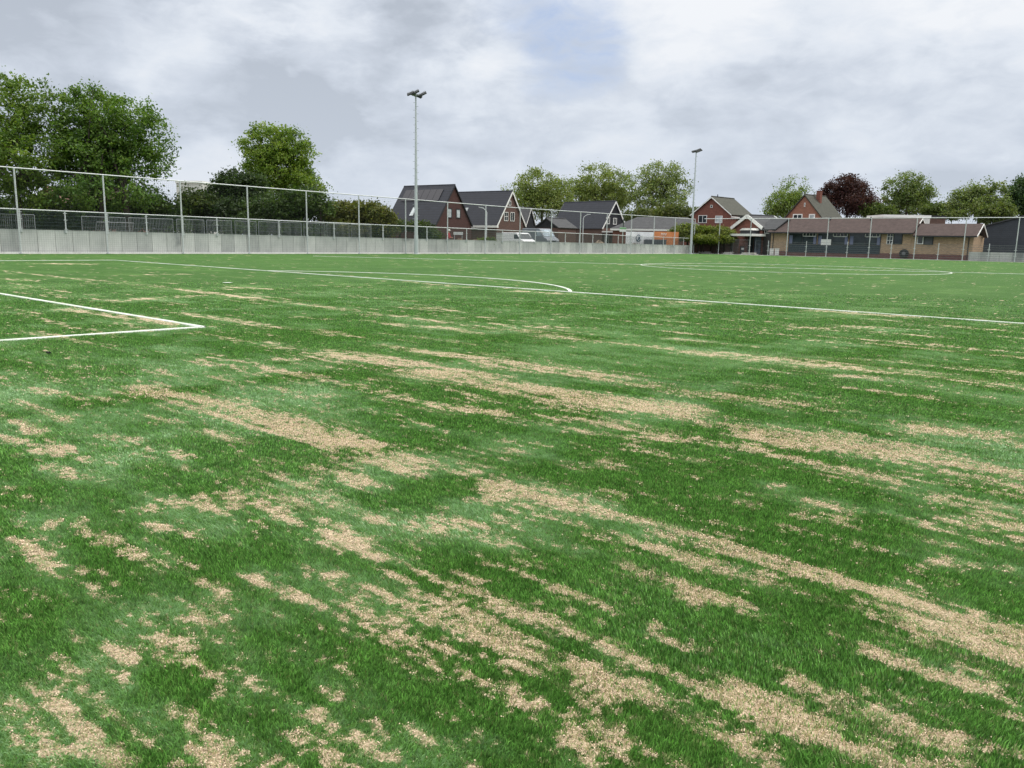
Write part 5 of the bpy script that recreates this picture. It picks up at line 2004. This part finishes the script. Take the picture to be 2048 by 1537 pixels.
G_dark, G_dark2 = (0.022, 0.052, 0.012), (0.055, 0.115, 0.022)
tree('tall dark green tree at the left picture edge', [45], 64, [(5, 225, 70, 78), (58, 215, 55, 58), (20, 320, 95, 60), (-70, 270, 85, 100), (60, 395, 60, 30)], (0.068, 0.125, 0.022), (0.160, 0.240, 0.044), 360, 85, 0.20, 0.70, 0.9, 30, 0.3)
tree('broad tall dark green tree with two trunks behind the site fence', [208, 262], 66, [(185, 232, 72, 55), (245, 255, 62, 58), (180, 320, 80, 60), (250, 330, 70, 60), (140, 270, 45, 55), (215, 390, 105, 34)], (0.056, 0.115, 0.022), (0.138, 0.225, 0.044), 430, 85, 0.20, 0.68, 0.9, 30, 0.3,
     thin=[(305, 285, 44, 60), (320, 330, 30, 40), (275, 230, 40, 40)])
tree('round bright green tree rising above the dark bushes', [566], 90, [(545, 292, 62, 42), (580, 300, 46, 42), (520, 325, 42, 36), (560, 345, 66, 44), (600, 365, 42, 42), (618, 388, 30, 34), (530, 375, 40, 26)], (0.100, 0.170, 0.024), (0.195, 0.270, 0.048), 360, 80, 0.22, 0.66, 0.42, 26, 0.28)
pal, pal2 = (0.125, 0.170, 0.042), (0.235, 0.280, 0.090)
tree('left one of three pale olive trees behind the dark-roofed houses', [1085], 150, [(1078, 376, 48, 37), (1042, 395, 38, 30), (1115, 393, 38, 33), (1080, 410, 66, 28)], pal, pal2, 340, 62, 0.27, 0.95, 0.3, 24, 0.3, group='pale trees behind the houses')
tree('middle one of three pale olive trees, above the anthracite roof', [1200], 155, [(1195, 366, 46, 37), (1162, 382, 38, 32), (1236, 378, 38, 38), (1195, 400, 68, 28)], pal, pal2, 340, 62, 0.27, 0.95, 0.3, 24, 0.3, group='pale trees behind the houses')
tree('right one of three pale olive trees, open crown with many stems', [1300, 1318], 150, [(1322, 354, 44, 33), (1288, 378, 38, 32), (1352, 380, 32, 34), (1320, 398, 58, 28)], (0.12, 0.165, 0.048), (0.22, 0.27, 0.095), 250, 58, 0.26, 0.9, 0.3, 34, 0.26, group='pale trees behind the houses')
tree('half bare light green tree left of the orange-brown house', [1585], 150, [(1570, 405, 36, 24), (1560, 420, 30, 18), (1588, 385, 24, 18)], (0.105, 0.160, 0.035), (0.20, 0.26, 0.07), 150, 60, 0.26, 0.85, 0.2, 34, 0.24, thin=[(1585, 378, 38, 26), (1608, 390, 22, 18)])
tree('copper beech with dark purple-brown crown', [1690], 142, [(1692, 376, 38, 24), (1668, 392, 28, 22), (1718, 392, 32, 26), (1695, 405, 55, 22), (1722, 418, 30, 16)], (0.028, 0.012, 0.013), (0.065, 0.026, 0.025), 320, 70, 0.26, 0.85, 0.2, 26, 0.3)
tree('green tree with layered open crown right of the copper beech', [1808], 145, [(1818, 360, 28, 18), (1795, 375, 30, 18), (1840, 378, 26, 20), (1812, 395, 52, 18), (1815, 415, 52, 18)], (0.085, 0.130, 0.036), (0.18, 0.23, 0.075), 250, 62, 0.26, 0.8, 0.2, 34, 0.28)
tree('wide open green tree with dark leaning trunk behind the pavilion end', [1958], 132, [(1968, 375, 28, 17), (1945, 390, 30, 18), (1990, 388, 24, 20), (1925, 395, 26, 18), (1960, 408, 58, 18), (1935, 424, 40, 12)], (0.085, 0.125, 0.038), (0.175, 0.22, 0.072), 240, 62, 0.25, 0.78, 0.2, 36, 0.34)
tree('dense dark tree behind the barn at the right picture edge', [2050], 136, [(2040, 385, 22, 24), (2062, 378, 30, 26), (2050, 408, 44, 22)], (0.022, 0.050, 0.020), (0.055, 0.100, 0.032), 240, 55, 0.32, 0.8, 0.2, 16, 0.3)

bush('pointed dark evergreen bush left below the bright green tree', 82, [(470, 372, 38, 32), (440, 396, 34, 34), (505, 385, 34, 36), (465, 425, 70, 30)], (0.020, 0.040, 0.015), (0.055, 0.090, 0.030), 420, 60, 0.22, 0.6, 0.42, up=0.1)
bush('dark bushes under the bright green tree', 80, [(560, 415, 60, 30), (610, 408, 46, 30), (530, 425, 60, 26), (640, 410, 26, 22), (500, 452, 60, 16), (590, 455, 60, 16)], (0.028, 0.055, 0.015), (0.070, 0.115, 0.028), 420, 60, 0.22, 0.6)
bush('brownish green rounded hedge left of the near floodlight mast', 84, [(690, 428, 36, 22), (725, 426, 36, 22), (755, 432, 30, 20), (778, 440, 16, 14), (660, 430, 28, 22), (690, 458, 45, 14), (760, 460, 40, 12)], (0.060, 0.080, 0.018), (0.145, 0.150, 0.034), 420, 60, 0.22, 0.55, name='hedge', cat='hedge')
bush('small dark bush between the left trees and the pointed bush', 80, [(385, 405, 26, 24), (410, 415, 30, 22), (370, 428, 26, 18), (400, 450, 45, 14)], (0.026, 0.050, 0.014), (0.075, 0.105, 0.024), 220, 60, 0.22, 0.55)
bush('dark undergrowth beneath the left tall trees', 70, [(30, 420, 60, 24), (110, 422, 55, 22), (185, 420, 50, 24), (260, 418, 50, 24), (320, 420, 40, 24), (-50, 420, 50, 24), (30, 448, 60, 16), (110, 448, 55, 16), (185, 448, 50, 16), (260, 449, 50, 16), (330, 450, 45, 15)], (0.022, 0.045, 0.012), (0.060, 0.100, 0.022), 620, 55, 0.22, 0.6, 0.8)
bush('low green bush in front of the tall hedge, below the pale trees', 140, [(1262, 434, 20, 10), (1300, 430, 30, 10), (1345, 428, 34, 14), (1385, 432, 26, 12)], (0.050, 0.075, 0.022), (0.12, 0.14, 0.04), 340, 46, 0.32, 0.8)
bush('yellow-green leafy hedge hanging over the dull brick wall', 109, [(1352, 466, 16, 11, 0), (1374, 462, 22, 12, 0), (1400, 462, 20, 10, 0), (1425, 464, 20, 10, 0), (1448, 466, 18, 10, 0), (1464, 472, 10, 9, 0), (1405, 477, 50, 7, 0), (1440, 478, 30, 6, 0)], (0.090, 0.125, 0.020), (0.195, 0.225, 0.045), 520, 60, 0.2, 0.38, 0.3, name='hedge', cat='hedge')
bush('green bushes above the pavilion roof between two trees', 138, [(1742, 420, 20, 12), (1770, 424, 16, 8)], (0.05, 0.085, 0.02), (0.12, 0.16, 0.04), 120, 46, 0.3, 0.7)
bush('green bushes between the two open trees behind the pavilion', 140, [(1880, 422, 36, 12), (1905, 428, 22, 10)], (0.05, 0.085, 0.02), (0.12, 0.16, 0.04), 160, 46, 0.3, 0.7)
bush('green bushes behind the barn roof', 126, [(1985, 430, 30, 16), (2005, 425, 26, 14)], (0.05, 0.080, 0.02), (0.12, 0.15, 0.04), 170, 46, 0.3, 0.7)
bush('low green weeds beside the pale utility cabinet', DW(970) + 1.8, [(963, 484, 10, 5, 0), (978, 484, 12, 5, 0)], (0.06, 0.10, 0.02), (0.16, 0.20, 0.05), 70, 40, 0.13, 0.3, 0.8, name='weeds', cat='plant')
bush('low bright hedge below the dark-roofed house', 100, [(800, 452, 30, 6, 0), (840, 453, 26, 6, 0), (862, 470, 20, 10, 0)], (0.035, 0.06, 0.015), (0.08, 0.11, 0.03), 160, 46, 0.22, 0.5, name='hedge', cat='hedge')

# rough grass on the raised bank
n = 46000
Yb = RNG.random(n) * 86 + 11
Xb = -34.9 - RNG.random(n) ** 1.3 * 8.5
cover = fbm(Xb * 0.35 + 3, Yb * 0.22 + 8, 3)
k_ = cover > 0.40 + 0.16 * np.clip((Yb - 45) / 20, 0, 1)
Xb, Yb = Xb[k_], Yb[k_]
n = len(Xb)
zb_ = np.interp(-Xb, [34.75, 36.5, 39.0, 41.5, 44.5], [0.9, 1.02, 1.0, 0.85, 0.46]) * (1 - 0.0022 * (Yb - 17)) - 0.06
h = 0.12 + 0.38 * RNG.random(n) ** 2
a = RNG.random(n) * 2 * PI
dx, dy = np.cos(a) * 0.035, np.sin(a) * 0.035
V = np.zeros((n, 3, 3), np.float32)
V[:, 0] = np.stack([Xb - dx, Yb - dy, zb_], 1)
V[:, 1] = np.stack([Xb + dx, Yb + dy, zb_], 1)
V[:, 2] = np.stack([Xb + (RNG.random(n) - .5) * h, Yb + (RNG.random(n) - .5) * h, zb_ + h], 1)
u = RNG.random(n)[:, None]
cc = np.array([0.045, 0.085, 0.02]) * (1 - u) + np.array([0.15, 0.19, 0.05]) * u
o_ = npmesh('rough_grass', V.reshape(-1, 3), np.arange(n * 3).reshape(-1, 3), LEAF, None, np.repeat(cc[:, None], 3, 1).reshape(-1, 3))
tag(o_, 'rough grass and weeds on the bank behind the railing', 'grass', kind='stuff')

# far belt of trees closing the horizon
cen = []
for i in range(1500):
    a = math.radians(random.uniform(-46, 46))
    r_ = random.uniform(215, 245)
    c_ = FH * math.cos(a) * r_ + RH * math.sin(a) * r_
    cen.append((CX + c_.x, CY + c_.y, random.uniform(0.2, 3.6)))
cen = np.array(cen)
u = RNG.random(len(cen))[:, None]
V, F, cc = leaves(cen, 1.8, 34, 0.75, np.array([[0.03, 0.055, 0.02]]) * (1 - u) + np.array([[0.075, 0.10, 0.04]]) * u)
o_ = npmesh('far_tree_belt', V, F, LEAF, None, cc)
tag(o_, 'far belt of dark trees closing the horizon behind the houses', 'trees', kind='stuff')
